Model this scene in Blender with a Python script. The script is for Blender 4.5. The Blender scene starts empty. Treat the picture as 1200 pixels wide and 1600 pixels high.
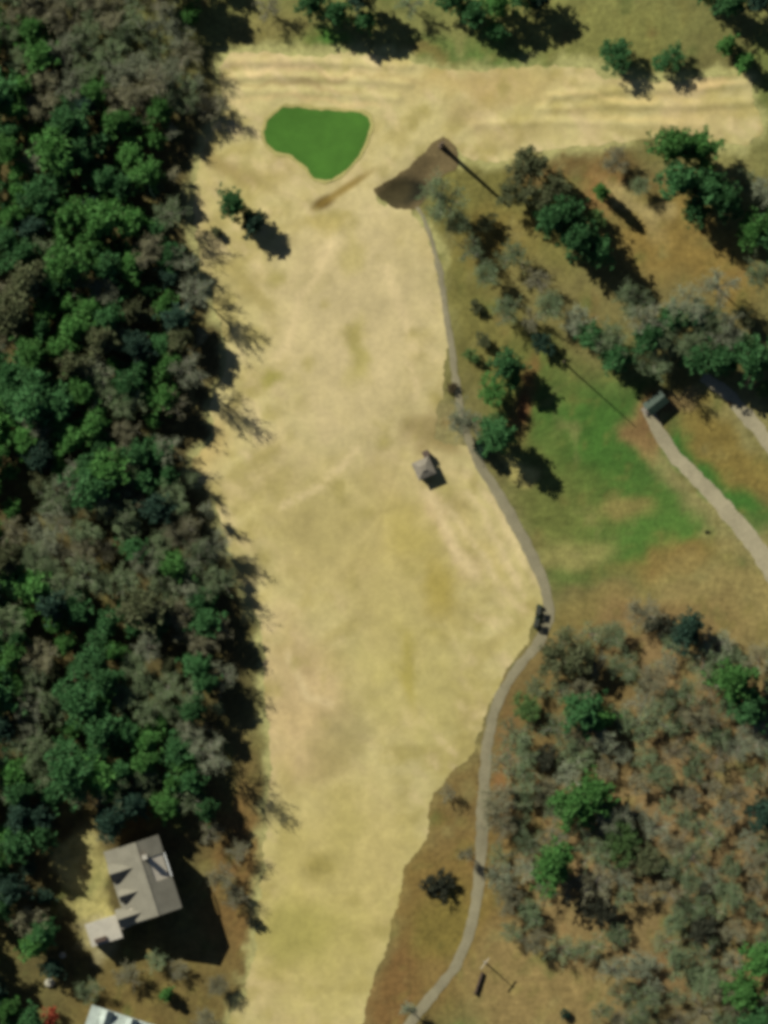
import bpy, math, random
import numpy as np
from mathutils import Vector, Matrix
from mathutils.geometry import delaunay_2d_cdt

S = 0.15                       # metres for one pixel of the aerial photograph
K = 1.25                       # lit level ground = albedo * K
random.seed(7)
rng = np.random.default_rng(11)
scene = bpy.context.scene
C = scene.collection

# ------------------------------------------------------------------ camera, sky, sun, exposure
CAM_H = 1500.0
cam = bpy.data.cameras.new('camera')
cam.sensor_fit = 'VERTICAL'; cam.sensor_height = 36.0
cam.lens = 36.0 * CAM_H / 240.0
cam.clip_start = 10.0; cam.clip_end = 12000.0
camo = bpy.data.objects.new('camera', cam); C.objects.link(camo)
camo.location = (0, 0, CAM_H); camo.rotation_euler = (0, 0, 0)
scene.camera = camo

SUN_EL = math.radians(33.0)
sx, sy = -1.0, 0.9                                   # towards the sun, seen on the map
sl = math.hypot(sx, sy); sx /= sl; sy /= sl
to_sun = Vector((sx*math.cos(SUN_EL), sy*math.cos(SUN_EL), math.sin(SUN_EL)))
w = bpy.data.worlds.new('World'); scene.world = w; w.use_nodes = True
nt = w.node_tree; bg = nt.nodes['Background']
sky = nt.nodes.new('ShaderNodeTexSky'); sky.sky_type = 'NISHITA'; sky.sun_disc = False
sky.air_density = 0.45; sky.dust_density = 0.2; sky.ozone_density = 1.0; sky.sun_elevation = SUN_EL; sky.sun_rotation = math.atan2(sx, sy)
nt.links.new(sky.outputs[0], bg.inputs[0]); bg.inputs[1].default_value = 0.05
sun = bpy.data.lights.new('sun', 'SUN'); sun.energy = 5.0; sun.angle = math.radians(0.5); sun.color = (1.0, 0.985, 0.86)
suno = bpy.data.objects.new('sun', sun); C.objects.link(suno)
suno.rotation_euler = (-to_sun).to_track_quat('-Z', 'Y').to_euler(); suno.location = (0, 0, 100)
scene.view_settings.view_transform = 'Standard'; scene.view_settings.look = 'None'
scene.view_settings.gamma = 1.0; scene.view_settings.use_curve_mapping = False
scene.view_settings.exposure = 0.5
scene.render.engine = 'CYCLES'
scene.cycles.pixel_filter_type = 'BLACKMAN_HARRIS'; scene.cycles.filter_width = 4.4
scene.cycles.max_bounces = 6

# ------------------------------------------------------------------ helpers
def X(px): return (px - 600.0) * S
def Y(py): return (800.0 - py) * S
def lin(c): return tuple(((v/255.0)/12.92 if v <= 10 else (((v/255.0)+0.055)/1.055)**2.4) for v in c)
def alb(c): return tuple(v / K for v in lin(c))

_tabs = {}
def vnoise(x, y, scale, seed):
    x = np.asarray(x, float)/scale + 1000.0; y = np.asarray(y, float)/scale + 1000.0
    if seed not in _tabs: _tabs[seed] = np.random.default_rng(seed).random((256, 256))
    t = _tabs[seed]
    xi = np.floor(x).astype(int); yi = np.floor(y).astype(int)
    fx = x-xi; fy = y-yi; fx = fx*fx*(3-2*fx); fy = fy*fy*(3-2*fy)
    a = t[xi & 255, yi & 255]; b = t[(xi+1) & 255, yi & 255]; c = t[xi & 255, (yi+1) & 255]; d = t[(xi+1) & 255, (yi+1) & 255]
    return (a*(1-fx)+b*fx)*(1-fy)+(c*(1-fx)+d*fx)*fy - 0.5
def fbm(x, y, scale, seed, octaves=3):
    v = 0; a = 1.0
    for i in range(octaves):
        v = v + a*vnoise(x, y, scale/(2**i), seed+i); a *= 0.5
    return v

def seg_dist(x, y, ax, ay, bx, by):
    dx, dy = bx-ax, by-ay
    t = np.clip(((x-ax)*dx+(y-ay)*dy)/(dx*dx+dy*dy), 0, 1)
    return np.hypot(x-(ax+t*dx), y-(ay+t*dy)), t
def line_dist(x, y, pts):
    best = None
    for (ax, ay), (bx, by) in zip(pts[:-1], pts[1:]):
        d, _ = seg_dist(x, y, ax, ay, bx, by)
        best = d if best is None else np.minimum(best, d)
    return best
def inside(poly, x, y):
    x = np.asarray(x, float); y = np.asarray(y, float); r = np.zeros(x.shape, bool)
    n = len(poly)
    for i in range(n):
        ax, ay = poly[i]; bx, by = poly[(i+1) % n]
        if ay == by: continue
        cnd = ((ay > y) != (by > y)) & (x < (bx-ax)*(y-ay)/(by-ay)+ax)
        r ^= cnd
    return r
def smooth(e0, e1, v):
    t = np.clip((v-e0)/(e1-e0), 0, 1); return t*t*(3-2*t)
def px_line(pts): return [(X(a), Y(b)) for a, b in pts]
def spline(pts, step):
    out = []
    n = len(pts)
    for i in range(n-1):
        p0 = pts[max(i-1, 0)]; p1 = pts[i]; p2 = pts[i+1]; p3 = pts[min(i+2, n-1)]
        L = math.hypot(p2[0]-p1[0], p2[1]-p1[1]); k = max(1, int(L/step))
        for j in range(k):
            t = j/k
            out.append(tuple(0.5*((2*p1[a])+(-p0[a]+p2[a])*t+(2*p0[a]-5*p1[a]+4*p2[a]-p3[a])*t*t+(-p0[a]+3*p1[a]-3*p2[a]+p3[a])*t**3) for a in range(len(p1))))
    out.append(tuple(pts[-1]))
    return out

# ------------------------------------------------------------------ outlines on the map (pixels of the photograph)
FAIRWAY = [(342,128),(347,98),(385,78),(470,88),(540,85),(620,90),(660,103),(720,109),(800,104),(880,101),(925,110),(955,124),(1060,128),(1160,116),(1180,160),
 (1186,216),(1100,226),(1030,216),(960,224),(880,233),(830,240),(800,250),(735,250),(700,222),(680,232),(640,266),(594,292),(590,316),(632,325),(658,352),
 (678,400),(688,460),(699,520),(696,580),(684,640),(676,684),(702,694),(738,700),(763,740),(798,800),(827,860),(845,915),(846,950),(828,985),(808,1022),(778,1070),
 (752,1140),(737,1180),(692,1220),(674,1260),(666,1310),(637,1350),(620,1420),(596,1500),(571,1560),(552,1612),(372,1612),(385,1540),(400,1470),(409,1390),
 (414,1310),(420,1245),(426,1210),(420,1150),(415,1080),(412,1010),(404,970),(385,930),(366,880),(352,830),(335,780),(308,750),(296,725),(318,700),(335,680),
 (330,640),(345,600),(352,560),(345,520),(330,460),(312,400),(305,330),(310,270),(325,210),(352,175)]
GREEN = [(409,207),(417,186),(436,170),(452,165),(500,169),(545,172),(571,176),(580,190),(577,214),(566,240),(545,264),(524,280),(508,285),(490,280),(474,262),(455,246),(432,240),(414,226)]
PATH = [(648,322),(664,346),(677,385),(688,430),(697,490),(706,545),(712,590),(722,650),(742,712),(776,768),(806,822),(834,874),(852,920),(857,962),(842,1003),(812,1040),(783,1085),(767,1135),(759,1190),(755,1250),(752,1320),(745,1400),(731,1465),(708,1515),(672,1560),(630,1612)]
DRIVE = [(1012,640),(1030,678),(1058,716),(1098,756),(1142,806),(1180,852),(1216,905),(1250,960)]
DRIVE2 = [(1098,588),(1140,620),(1178,664),(1225,722)]

def jitter_poly(poly, step, amp, seed):
    c = px_line(poly)
    d = spline(c + [c[0]], step)[:-1]
    out = []
    for (x, y) in d:
        out.append((x + amp*(fbm(x, y, 3.0, seed)*2+vnoise(x, y, .8, seed+7)*1.1), y + amp*(fbm(x, y, 3.0, seed+20)*2+vnoise(x, y, .8, seed+9)*1.1)))
    return out
fair_poly = jitter_poly(FAIRWAY, 0.35, 0.6, 40)
green_poly = jitter_poly(GREEN, 0.5, 0.10, 70)
path_c = spline(px_line(PATH), 0.6)
drive_c = spline(px_line(DRIVE), 0.6)
drive2_c = spline(px_line(DRIVE2), 0.6)

RIDGES = [([(352,97),(470,96),(560,100),(640,104)], .34), ([(350,122),(430,118),(520,122),(640,130)], .36), ([(352,146),(400,141),(520,146),(620,154)], .26),
          ([(860,150),(960,142),(1060,140),(1165,130)], .30), ([(840,172),(960,164),(1080,166),(1172,160)], .28), ([(890,128),(940,133)], .2), ([(1066,124),(1160,116)], .4),
          ([(740,196),(860,190),(980,194),(1100,196)], .2)]
DITCH = px_line([(492,320),(512,311),(545,293),(580,272)])
def height(x, y):
    x = np.asarray(x, float); y = np.asarray(y, float)
    h = fbm(x, y, 55.0, 3, 3)*1.7 + vnoise(x, y, 9.0, 8)*0.16
    for pts, a in RIDGES:
        d = line_dist(x, y, px_line(pts)); h = h + a*np.exp(-(d/0.95)**2)
    d, t = seg_dist(x, y, *DITCH[0], *DITCH[1]); h = h - 0.10*np.exp(-(d/1.2)**2)
    d = line_dist(x, y, DITCH[1:]); h = h - 0.05*np.exp(-(d/0.8)**2)
    for cx, cy, rx, dep in ((634, 300, 4.2, 0.8), (610, 300, 2.6, .3), (668, 262, 4.0, .4)):
        h = h - dep*np.exp(-(((x-X(cx))/rx)**2+((y-Y(cy))/(rx*.7))**2))
    far = np.maximum(np.abs(x)/140, np.abs(y)/170)
    return h*(1-smooth(1.0, 3.0, far))
def hz(x, y): return float(height(np.array([x]), np.array([y]))[0])

# ------------------------------------------------------------------ materials
def new_mat(name):
    m = bpy.data.materials.new(name); m.use_nodes = True
    n = m.node_tree.nodes; b = n['Principled BSDF']; b.inputs['Roughness'].default_value = 0.9
    b.inputs['Specular IOR Level'].default_value = 0.15
    return m, m.node_tree, b
def node(t, typ, **kw):
    n = t.nodes.new(typ)
    for k, v in kw.items(): setattr(n, k, v)
    return n
def math_node(t, op, a, b):
    n = node(t, 'ShaderNodeMath', operation=op)
    for i, v in enumerate((a, b)):
        if isinstance(v, (int, float)): n.inputs[i].default_value = v
        else: t.links.new(v, n.inputs[i])
    return n.outputs[0]
def noise_val(t, coord, scale, detail, lo, hi, rough=0.6):
    n = node(t, 'ShaderNodeTexNoise'); n.inputs['Scale'].default_value = scale; n.inputs['Detail'].default_value = detail; n.inputs['Roughness'].default_value = rough
    t.links.new(coord, n.inputs['Vector'])
    r = node(t, 'ShaderNodeMapRange'); r.inputs['From Min'].default_value = 0.28; r.inputs['From Max'].default_value = 0.72
    r.inputs['To Min'].default_value = lo; r.inputs['To Max'].default_value = hi
    t.links.new(n.outputs['Fac'], r.inputs['Value'])
    return r.outputs[0]
def scale_col(t, col, val):
    v = node(t, 'ShaderNodeVectorMath', operation='SCALE')
    t.links.new(col, v.inputs[0])
    if isinstance(val, (int, float)): v.inputs['Scale'].default_value = val
    else: t.links.new(val, v.inputs['Scale'])
    return v.outputs[0]
def surf_mat(name, col=None, attr=False, scales=((0.25, .86, 1.14), (1.6, .85, 1.15)), bump=0.0, bscale=3.0, rough=0.9):
    """earth, grass, paint: colour (own or from the surface's colour attribute) broken up by noise, fine relief"""
    m, t, b = new_mat(name)
    co = node(t, 'ShaderNodeTexCoord').outputs['Object']
    if attr:
        a = node(t, 'ShaderNodeVertexColor'); a.layer_name = 'tint'; c = a.outputs['Color']
    else:
        a = node(t, 'ShaderNodeRGB'); a.outputs[0].default_value = (*col, 1); c = a.outputs[0]
    for s, lo, hi in scales:
        c = scale_col(t, c, noise_val(t, co, s, 4, lo, hi))
    t.links.new(c, b.inputs['Base Color']); b.inputs['Roughness'].default_value = rough
    if bump:
        n = node(t, 'ShaderNodeTexNoise'); n.inputs['Scale'].default_value = bscale; n.inputs['Detail'].default_value = 5
        t.links.new(co, n.inputs['Vector'])
        bp = node(t, 'ShaderNodeBump'); bp.inputs['Strength'].default_value = 1.0; bp.inputs['Distance'].default_value = bump
        t.links.new(n.outputs['Fac'], bp.inputs['Height']); t.links.new(bp.outputs[0], b.inputs['Normal'])
    return m
def leaf_mat(name, c1, c2, trans=0.35):
    """leaves: two colours by clump, a tone of its own for each tree, some light through the leaf"""
    m, t, b = new_mat(name)
    co = node(t, 'ShaderNodeTexCoord').outputs['Object']
    f = noise_val(t, co, 0.7, 3, 0, 1)
    mx = node(t, 'ShaderNodeMix', data_type='RGBA'); t.links.new(f, mx.inputs['Factor'])
    mx.inputs['A'].default_value = (*c1, 1); mx.inputs['B'].default_value = (*c2, 1)
    oi = node(t, 'ShaderNodeObjectInfo')
    r = node(t, 'ShaderNodeMapRange'); t.links.new(oi.outputs['Random'], r.inputs['Value']); r.inputs['To Min'].default_value = .8; r.inputs['To Max'].default_value = 1.22
    c = scale_col(t, mx.outputs['Result'], r.outputs[0])
    t.links.new(c, b.inputs['Base Color']); b.inputs['Roughness'].default_value = 0.75
    if trans:
        tr = node(t, 'ShaderNodeBsdfTranslucent'); t.links.new(c, tr.inputs['Color'])
        ms = node(t, 'ShaderNodeMixShader'); ms.inputs[0].default_value = trans
        t.links.new(b.outputs[0], ms.inputs[1]); t.links.new(tr.outputs[0], ms.inputs[2])
        t.links.new(ms.outputs[0], t.nodes['Material Output'].inputs['Surface'])
    return m
def flat_mat(name, col, rough=0.7, metal=0.0, var=.12, scale=2.0):
    m = surf_mat(name, col, scales=((scale, 1-var, 1+var), (scale*9, 1-var*.6, 1+var*.6)), rough=rough)
    m.node_tree.nodes['Principled BSDF'].inputs['Metallic'].default_value = metal
    return m
M = {}
M['ground'] = surf_mat('rough ground', attr=True, scales=((.22, .80, 1.2), (.9, .75, 1.25), (4.0, .8, 1.2)), bump=.10, bscale=1.6)
M['fairway'] = surf_mat('dormant fairway turf', attr=True, scales=((.09, .91, 1.07), (.3, .86, 1.10), (1.0, .92, 1.07), (4.0, .94, 1.06)), bump=.03, bscale=3)
M['green'] = surf_mat('putting green turf', alb((70,111,40)), scales=((.10, .84, 1.14), (.5, .93, 1.07), (2.5, .92, 1.08)))
M['path'] = surf_mat('worn asphalt path', alb((140,132,106)), scales=((.2, .85, 1.15), (2.0, .88, 1.12), (8, .9, 1.1)), bump=.01)
M['gravel'] = surf_mat('pale gravel', alb((160,150,122)), scales=((.15, .82, 1.15), (1.2, .88, 1.1), (7, .85, 1.15)), bump=.03)
M['pine_bright'] = leaf_mat('bright green needles', (.058,.175,.038), (.100,.225,.058))
M['pine_deep'] = leaf_mat('deep green needles', (.040,.125,.040), (.070,.168,.058))
M['pine_blue'] = leaf_mat('blue green needles', (.026,.062,.042), (.046,.090,.056))
M['leaf_olive'] = leaf_mat('olive leaves', (.085,.105,.045), (.125,.130,.065))
M['leaf_green'] = leaf_mat('fresh green leaves', (.075,.150,.038), (.105,.170,.060))
M['leaf_brown'] = leaf_mat('withered leaves', (.085,.065,.035), (.12,.085,.045), .15)
M['leaf_dark'] = leaf_mat('dark leaves', (.030,.036,.022), (.050,.050,.030), .15)
M['leaf_red'] = leaf_mat('rusty red leaves', (.26,.050,.028), (.36,.085,.045), .2)
M['twig_grey'] = leaf_mat('grey twigs', (.145,.165,.098), (.205,.222,.142), 0)
M['twig_olive'] = leaf_mat('grey green twigs', (.095,.138,.060), (.148,.185,.094), 0)
M['twig_brown'] = leaf_mat('brown twigs', (.140,.135,.074), (.185,.175,.102), 0)
M['bark'] = surf_mat('pine bark', (.115,.085,.062), scales=((3, .7, 1.3), (12, .7, 1.3)), bump=.03, bscale=8)
M['bark_grey'] = surf_mat('grey bark', (.21,.19,.155), scales=((3, .75, 1.25), (12, .75, 1.25)), bump=.02, bscale=8)
M['grass_tuft'] = leaf_mat('rough grass blades', (.14,.15,.055), (.27,.225,.11), .2)
M['brush'] = leaf_mat('dry brush', (.13,.10,.06), (.22,.165,.095), .1)

# ------------------------------------------------------------------ objects
def mesh_obj(name, verts, faces, mat, parent=None, smooth_shade=False):
    me = bpy.data.meshes.new(name); me.from_pydata([tuple(v) for v in verts], [], [tuple(f) for f in faces]); me.update()
    if mat: me.materials.append(mat)
    if smooth_shade: me.polygons.foreach_set('use_smooth', [True]*len(me.polygons))
    o = bpy.data.objects.new(name, me); C.objects.link(o)
    if parent: o.parent = parent
    return o
def tag(o, label=None, cat=None, group=None, kind=None):
    if label: o['label'] = label
    if cat: o['category'] = cat
    if group: o['group'] = group
    if kind: o['kind'] = kind
    return o
def empty(name, loc, rz=0.0):
    o = bpy.data.objects.new(name, None); C.objects.link(o); o.location = loc; o.rotation_euler = (0, 0, rz); o.empty_display_size = .5
    return o
class MB:
    def __init__(s): s.v = []; s.f = []
    def add(s, vs, fs):
        n = len(s.v); s.v += [tuple(v) for v in vs]; s.f += [tuple(i+n for i in f) for f in fs]; return s
    def box(s, x0, x1, y0, y1, z0, z1):
        return s.add([(x0,y0,z0),(x1,y0,z0),(x1,y1,z0),(x0,y1,z0),(x0,y0,z1),(x1,y0,z1),(x1,y1,z1),(x0,y1,z1)],
                     [(3,2,1,0),(4,5,6,7),(0,1,5,4),(1,2,6,5),(2,3,7,6),(3,0,4,7)])
    def slab(s, q, t):
        """a quad (or any planar ring) given thickness t downwards"""
        n = len(q); vs = list(q) + [(a, b, c-t) for a, b, c in q]
        return s.add(vs, [tuple(range(n)), tuple(range(2*n-1, n-1, -1))] + [(i, i+n, (i+1) % n + n, (i+1) % n) for i in range(n)])
    def prism(s, ring, axis, a0, a1):
        """ring of (p, q) extruded along axis 'x' or 'y'"""
        n = len(ring)
        mk = (lambda p, q, a: (a, p, q)) if axis == 'x' else (lambda p, q, a: (p, a, q))
        vs = [mk(p, q, a0) for p, q in ring] + [mk(p, q, a1) for p, q in ring]
        return s.add(vs, [tuple(range(n)), tuple(range(2*n-1, n-1, -1))] + [(i, i+n, (i+1) % n + n, (i+1) % n) for i in range(n)])
    def tube(s, pts, rads, n=6, cap=True):
        base = len(s.v); m = len(pts)
        P = [Vector(p) for p in pts]
        for i, p in enumerate(P):
            d = (P[min(i+1, m-1)]-P[max(i-1, 0)]).normalized()
            a = d.cross(Vector((0.31, 0.95, 0.11))); a = a.normalized() if a.length > 1e-4 else Vector((1, 0, 0)); b = d.cross(a)
            for k in range(n):
                t = 2*math.pi*k/n; q = p + (a*math.cos(t)+b*math.sin(t))*rads[i]; s.v.append(tuple(q))
        for i in range(m-1):
            for k in range(n):
                k2 = (k+1) % n
                s.f.append((base+i*n+k, base+i*n+k2, base+(i+1)*n+k2, base+(i+1)*n+k))
        if cap:
            s.f.append(tuple(base+k for k in reversed(range(n)))); s.f.append(tuple(base+(m-1)*n+k for k in range(n)))
        return s
    def build(s, name, mat, parent=None, smooth_shade=False):
        return mesh_obj(name, s.v, s.f, mat, parent, smooth_shade)

# ------------------------------------------------------------------ the ground: one sheet to the horizon
def mix_patch(col, m, c):
    m = np.clip(m, 0, 1)[:, None]; return col*(1-m)+np.array(alb(c))[None, :]*m
def ell(px, py, cx, cy, rx, ry, ang=0.0, soft=0.45):
    a = math.radians(ang); dx = px-cx; dy = py-cy
    u = dx*math.cos(a)+dy*math.sin(a); v = -dx*math.sin(a)+dy*math.cos(a)
    r = np.sqrt((u/rx)**2+(v/ry)**2)
    return 1-smooth(1-soft, 1+soft, r)
GROUND_PATCHES = [  # centre, radii in photograph pixels, tilt, colour in sunlight, how strong, softness
 (120,700,290,900,0,(96,82,50),1,.2),(640,30,520,90,0,(136,130,76),1,.4),(380,1430,60,240,3,(132,100,58),1,.4),(250,1560,150,90,0,(126,104,60),1,.4),
 (200,1280,120,60,0,(104,84,52),.9,.5),(142,1388,44,92,-18,(188,170,110),1,.25),(150,1455,40,30,-20,(178,160,120),1,.3),
 (490,66,56,24,0,(84,124,52),1,.5),(420,52,60,46,0,(146,130,78),.9,.5),(770,88,130,32,-8,(98,120,58),.9,.6),(930,50,140,60,0,(140,132,74),.9,.5),
 (1195,170,34,130,0,(120,124,66),.9,.4),(670,100,60,14,0,(140,112,66),.7,.6),
 (780,400,130,220,-12,(130,118,64),1,.35),(720,380,40,60,0,(140,126,68),.8,.5),(770,390,54,54,0,(148,120,62),.8,.6),
 (900,260,170,36,4,(124,98,58),1,.4),(935,300,36,34,30,(160,116,70),.8,.5),(1060,410,120,90,35,(152,122,66),1,.4),(985,320,70,12,32,(182,156,104),.9,.5),
 (1030,470,80,60,20,(134,118,74),.9,.5),(880,480,110,50,15,(136,120,74),.9,.5),(1150,250,80,60,0,(150,138,84),.9,.5),(775,250,46,12,2,(200,178,122),.8,.5),
 (840,620,70,60,20,(120,124,62),.9,.5),(960,700,150,120,40,(76,110,46),.92,.5),(1010,830,140,76,25,(90,120,52),1,.45),(870,780,70,110,-20,(120,122,62),.9,.5),
 (880,862,64,34,0,(164,150,90),.9,.6),(798,744,16,24,0,(202,180,110),1,.5),(972,786,44,24,15,(156,136,80),.9,.5),(930,690,60,60,30,(80,118,48),.8,.6),
 (900,905,70,22,0,(96,116,54),.7,.6),(815,640,26,42,0,(130,104,60),.9,.5),(825,610,14,34,10,(140,84,56),.8,.6),
 (1110,772,34,150,-42,(158,142,92),.9,.5),(1160,645,20,80,-42,(158,142,92),.9,.5),(1120,735,30,120,-42,(74,112,46),1,.35),(1160,700,34,150,-42,(142,118,62),1,.4),
 (1012,660,26,40,-20,(166,130,84),.9,.5),(1060,618,40,14,-32,(172,142,94),.8,.5),(1030,640,40,26,-38,(128,92,60),.7,.6),
 (1064,872,84,26,-12,(160,122,72),.8,.6),(1130,930,120,60,0,(154,132,82),1,.4),(920,964,90,24,-8,(156,138,78),.9,.5),(985,1000,130,40,-15,(136,106,62),.8,.6),
 (1000,1280,260,330,0,(146,116,78),1,.25),(890,1120,110,130,20,(128,104,62),.8,.5),(790,1330,30,300,0,(138,108,66),.8,.5),
 (690,1400,90,200,8,(144,114,64),1,.35),(610,1560,60,100,15,(138,102,60),1,.4),(700,1440,40,60,10,(138,118,58),.8,.6),(710,1260,40,70,0,(140,112,68),.9,.5),
 (700,664,34,40,0,(160,142,96),1,.4),(840,1545,130,80,10,(154,126,80),1,.4),(790,1190,20,70,0,(158,108,68),.7,.6),(1000,1440,90,60,20,(146,120,78),.8,.5),(880,1440,60,50,0,(152,124,80),.8,.5)]  # first patch: tan ground with the bare tree's shade painted in
def ground_tint(x, y):
    px = x/S+600; py = 800-y/S
    wx = px+fbm(x, y, 9.0, 101)*46; wy = py+fbm(x, y, 9.0, 111)*46
    col = np.tile(np.array(alb((128,116,70))), (len(x), 1))
    for cx, cy, rx, ry, a, c, st, so in GROUND_PATCHES:
        col = mix_patch(col, ell(wx, wy, cx, cy, rx, ry, a, so)*st, c)
    # loose patches of dry grass, clay and green regrowth all over the rough
    n = fbm(x, y, 2.6, 171, 3); col = mix_patch(col, smooth(.1, .6, n)*.45, (136,122,66))
    n = fbm(x, y, 5.0, 131, 3); col = mix_patch(col, smooth(.28, .7, n)*.5, (160,144,92))
    n = fbm(x, y, 7.0, 141, 3); col = mix_patch(col, smooth(.38, .8, n)*.5, (148,106,68))
    n = fbm(x, y, 6.0, 151, 3); col = mix_patch(col, smooth(.30, .75, n)*.5, (88,108,52))
    fp = np.array(fair_poly[::3]); near = np.zeros(len(x)); core = np.where((np.abs(x) < 100) & (np.abs(y) < 130))[0]
    for ch in np.array_split(core, max(1, len(core)//2000)):
        near[ch] = np.min(np.hypot(x[ch][:, None]-fp[None, :, 0], y[ch][:, None]-fp[None, :, 1]), 1)
    near[near == 0] = 99
    e = near+fbm(x, y, 3.0, 161, 3)*3.0
    right = smooth(-26, -18, x) * smooth(60, 40, y)
    col = mix_patch(col, (1-smooth(0.2, 3.2, e))*.85*(1-.85*right), (200,186,124))
    return col*np.array([.75, .825, .80])
def axis(lo, hi, step, far):
    a = list(np.arange(lo, hi+step*.5, step)); d = step; p = a[-1]; q = a[0]
    while p < far:
        d *= 1.45; p += d; a.append(p); q -= d; a.insert(0, q)
    return np.array(a)
def set_tint(o, col):
    at = o.data.color_attributes.new('tint', 'FLOAT_COLOR', 'POINT')
    at.data.foreach_set('color', np.concatenate([col, np.ones((len(col), 1))], 1).astype(np.float32).ravel())
def shrunk_mask(x, y):
    """deep inside the fairway sheet the rough ground runs lower so the two never meet"""
    r = np.zeros(len(x)); r[inside(fair_poly, x, y)] = 1
    fp = np.array(fair_poly[::3])
    idx = np.where(r > 0)[0]
    for ch in np.array_split(idx, max(1, len(idx)//2000)):
        d = np.min(np.hypot(x[ch][:, None]-fp[None, :, 0], y[ch][:, None]-fp[None, :, 1]), 1)
        r[ch] = smooth(1.2, 3.0, d)
    return r
ax_, ay_ = axis(-112, 112, 1.0, 4000), axis(-142, 142, 1.0, 4000)
gx, gy = np.meshgrid(ax_, ay_); nx_, ny_ = len(ax_), len(ay_)
gx = gx.ravel(); gy = gy.ravel()
gz = height(gx, gy) - 0.5*shrunk_mask(gx, gy)
idx = np.arange(nx_*ny_).reshape(ny_, nx_)
quads = np.stack([idx[:-1, :-1], idx[:-1, 1:], idx[1:, 1:], idx[1:, :-1]], -1).reshape(-1, 4)
gme = bpy.data.meshes.new('ground'); gme.from_pydata(np.stack([gx, gy, gz], 1).tolist(), [], quads.tolist()); gme.materials.append(M['ground'])
gme.polygons.foreach_set('use_smooth', [True]*len(gme.polygons))
ground = bpy.data.objects.new('ground', gme); C.objects.link(ground)
tag(ground, 'rough ground of dry grass, leaf litter and clay', 'ground', kind='structure')
set_tint(ground, ground_tint(gx, gy))

def draped_sheet(name, poly, pts, off, mat):
    vs = [Vector(p) for p in poly]; n = len(vs)
    ok = inside(poly, pts[:, 0], pts[:, 1]); pts = pts[ok]
    pp = np.array(poly); keep = np.ones(len(pts), bool)
    for ch in np.array_split(np.arange(len(pts)), max(1, len(pts)//2000)):
        keep[ch] = np.min(np.hypot(pts[ch][:, 0][:, None]-pp[None, :, 0], pts[ch][:, 1][:, None]-pp[None, :, 1]), 1) > 0.25
    vs += [Vector(p) for p in pts[keep]]
    r = delaunay_2d_cdt(vs, [(i, (i+1) % n) for i in range(n)], [], 1, 1e-4)
    v2 = np.array([tuple(v) for v in r[0]]); z = height(v2[:, 0], v2[:, 1])+off
    o = mesh_obj(name, np.stack([v2[:, 0], v2[:, 1], z], 1).tolist(), r[2], mat, None, True)
    # all faces up
    me = o.data
    nrm = np.empty(len(me.polygons)*3); me.polygons.foreach_get('normal', nrm)
    if np.mean(nrm[2::3]) < 0: me.flip_normals()
    return o, v2
def grid_pts(x0, x1, y0, y1, st, jit=.25):
    a, b = np.meshgrid(np.arange(x0, x1, st), np.arange(y0, y1, st)); p = np.stack([a.ravel(), b.ravel()], 1)
    return p + rng.uniform(-jit, jit, p.shape)*st
pts = np.concatenate([grid_pts(-50, 45, -123, Y(262), 1.15), grid_pts(-45, 92, Y(258), Y(70), .62), grid_pts(X(476), X(600), Y(335), Y(262), .4)])
fairway, fv = draped_sheet('fairway', fair_poly, pts, 0.04, M['fairway'])
tag(fairway, 'straw coloured dormant grass fairway', 'fairway', kind='structure')
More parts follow.
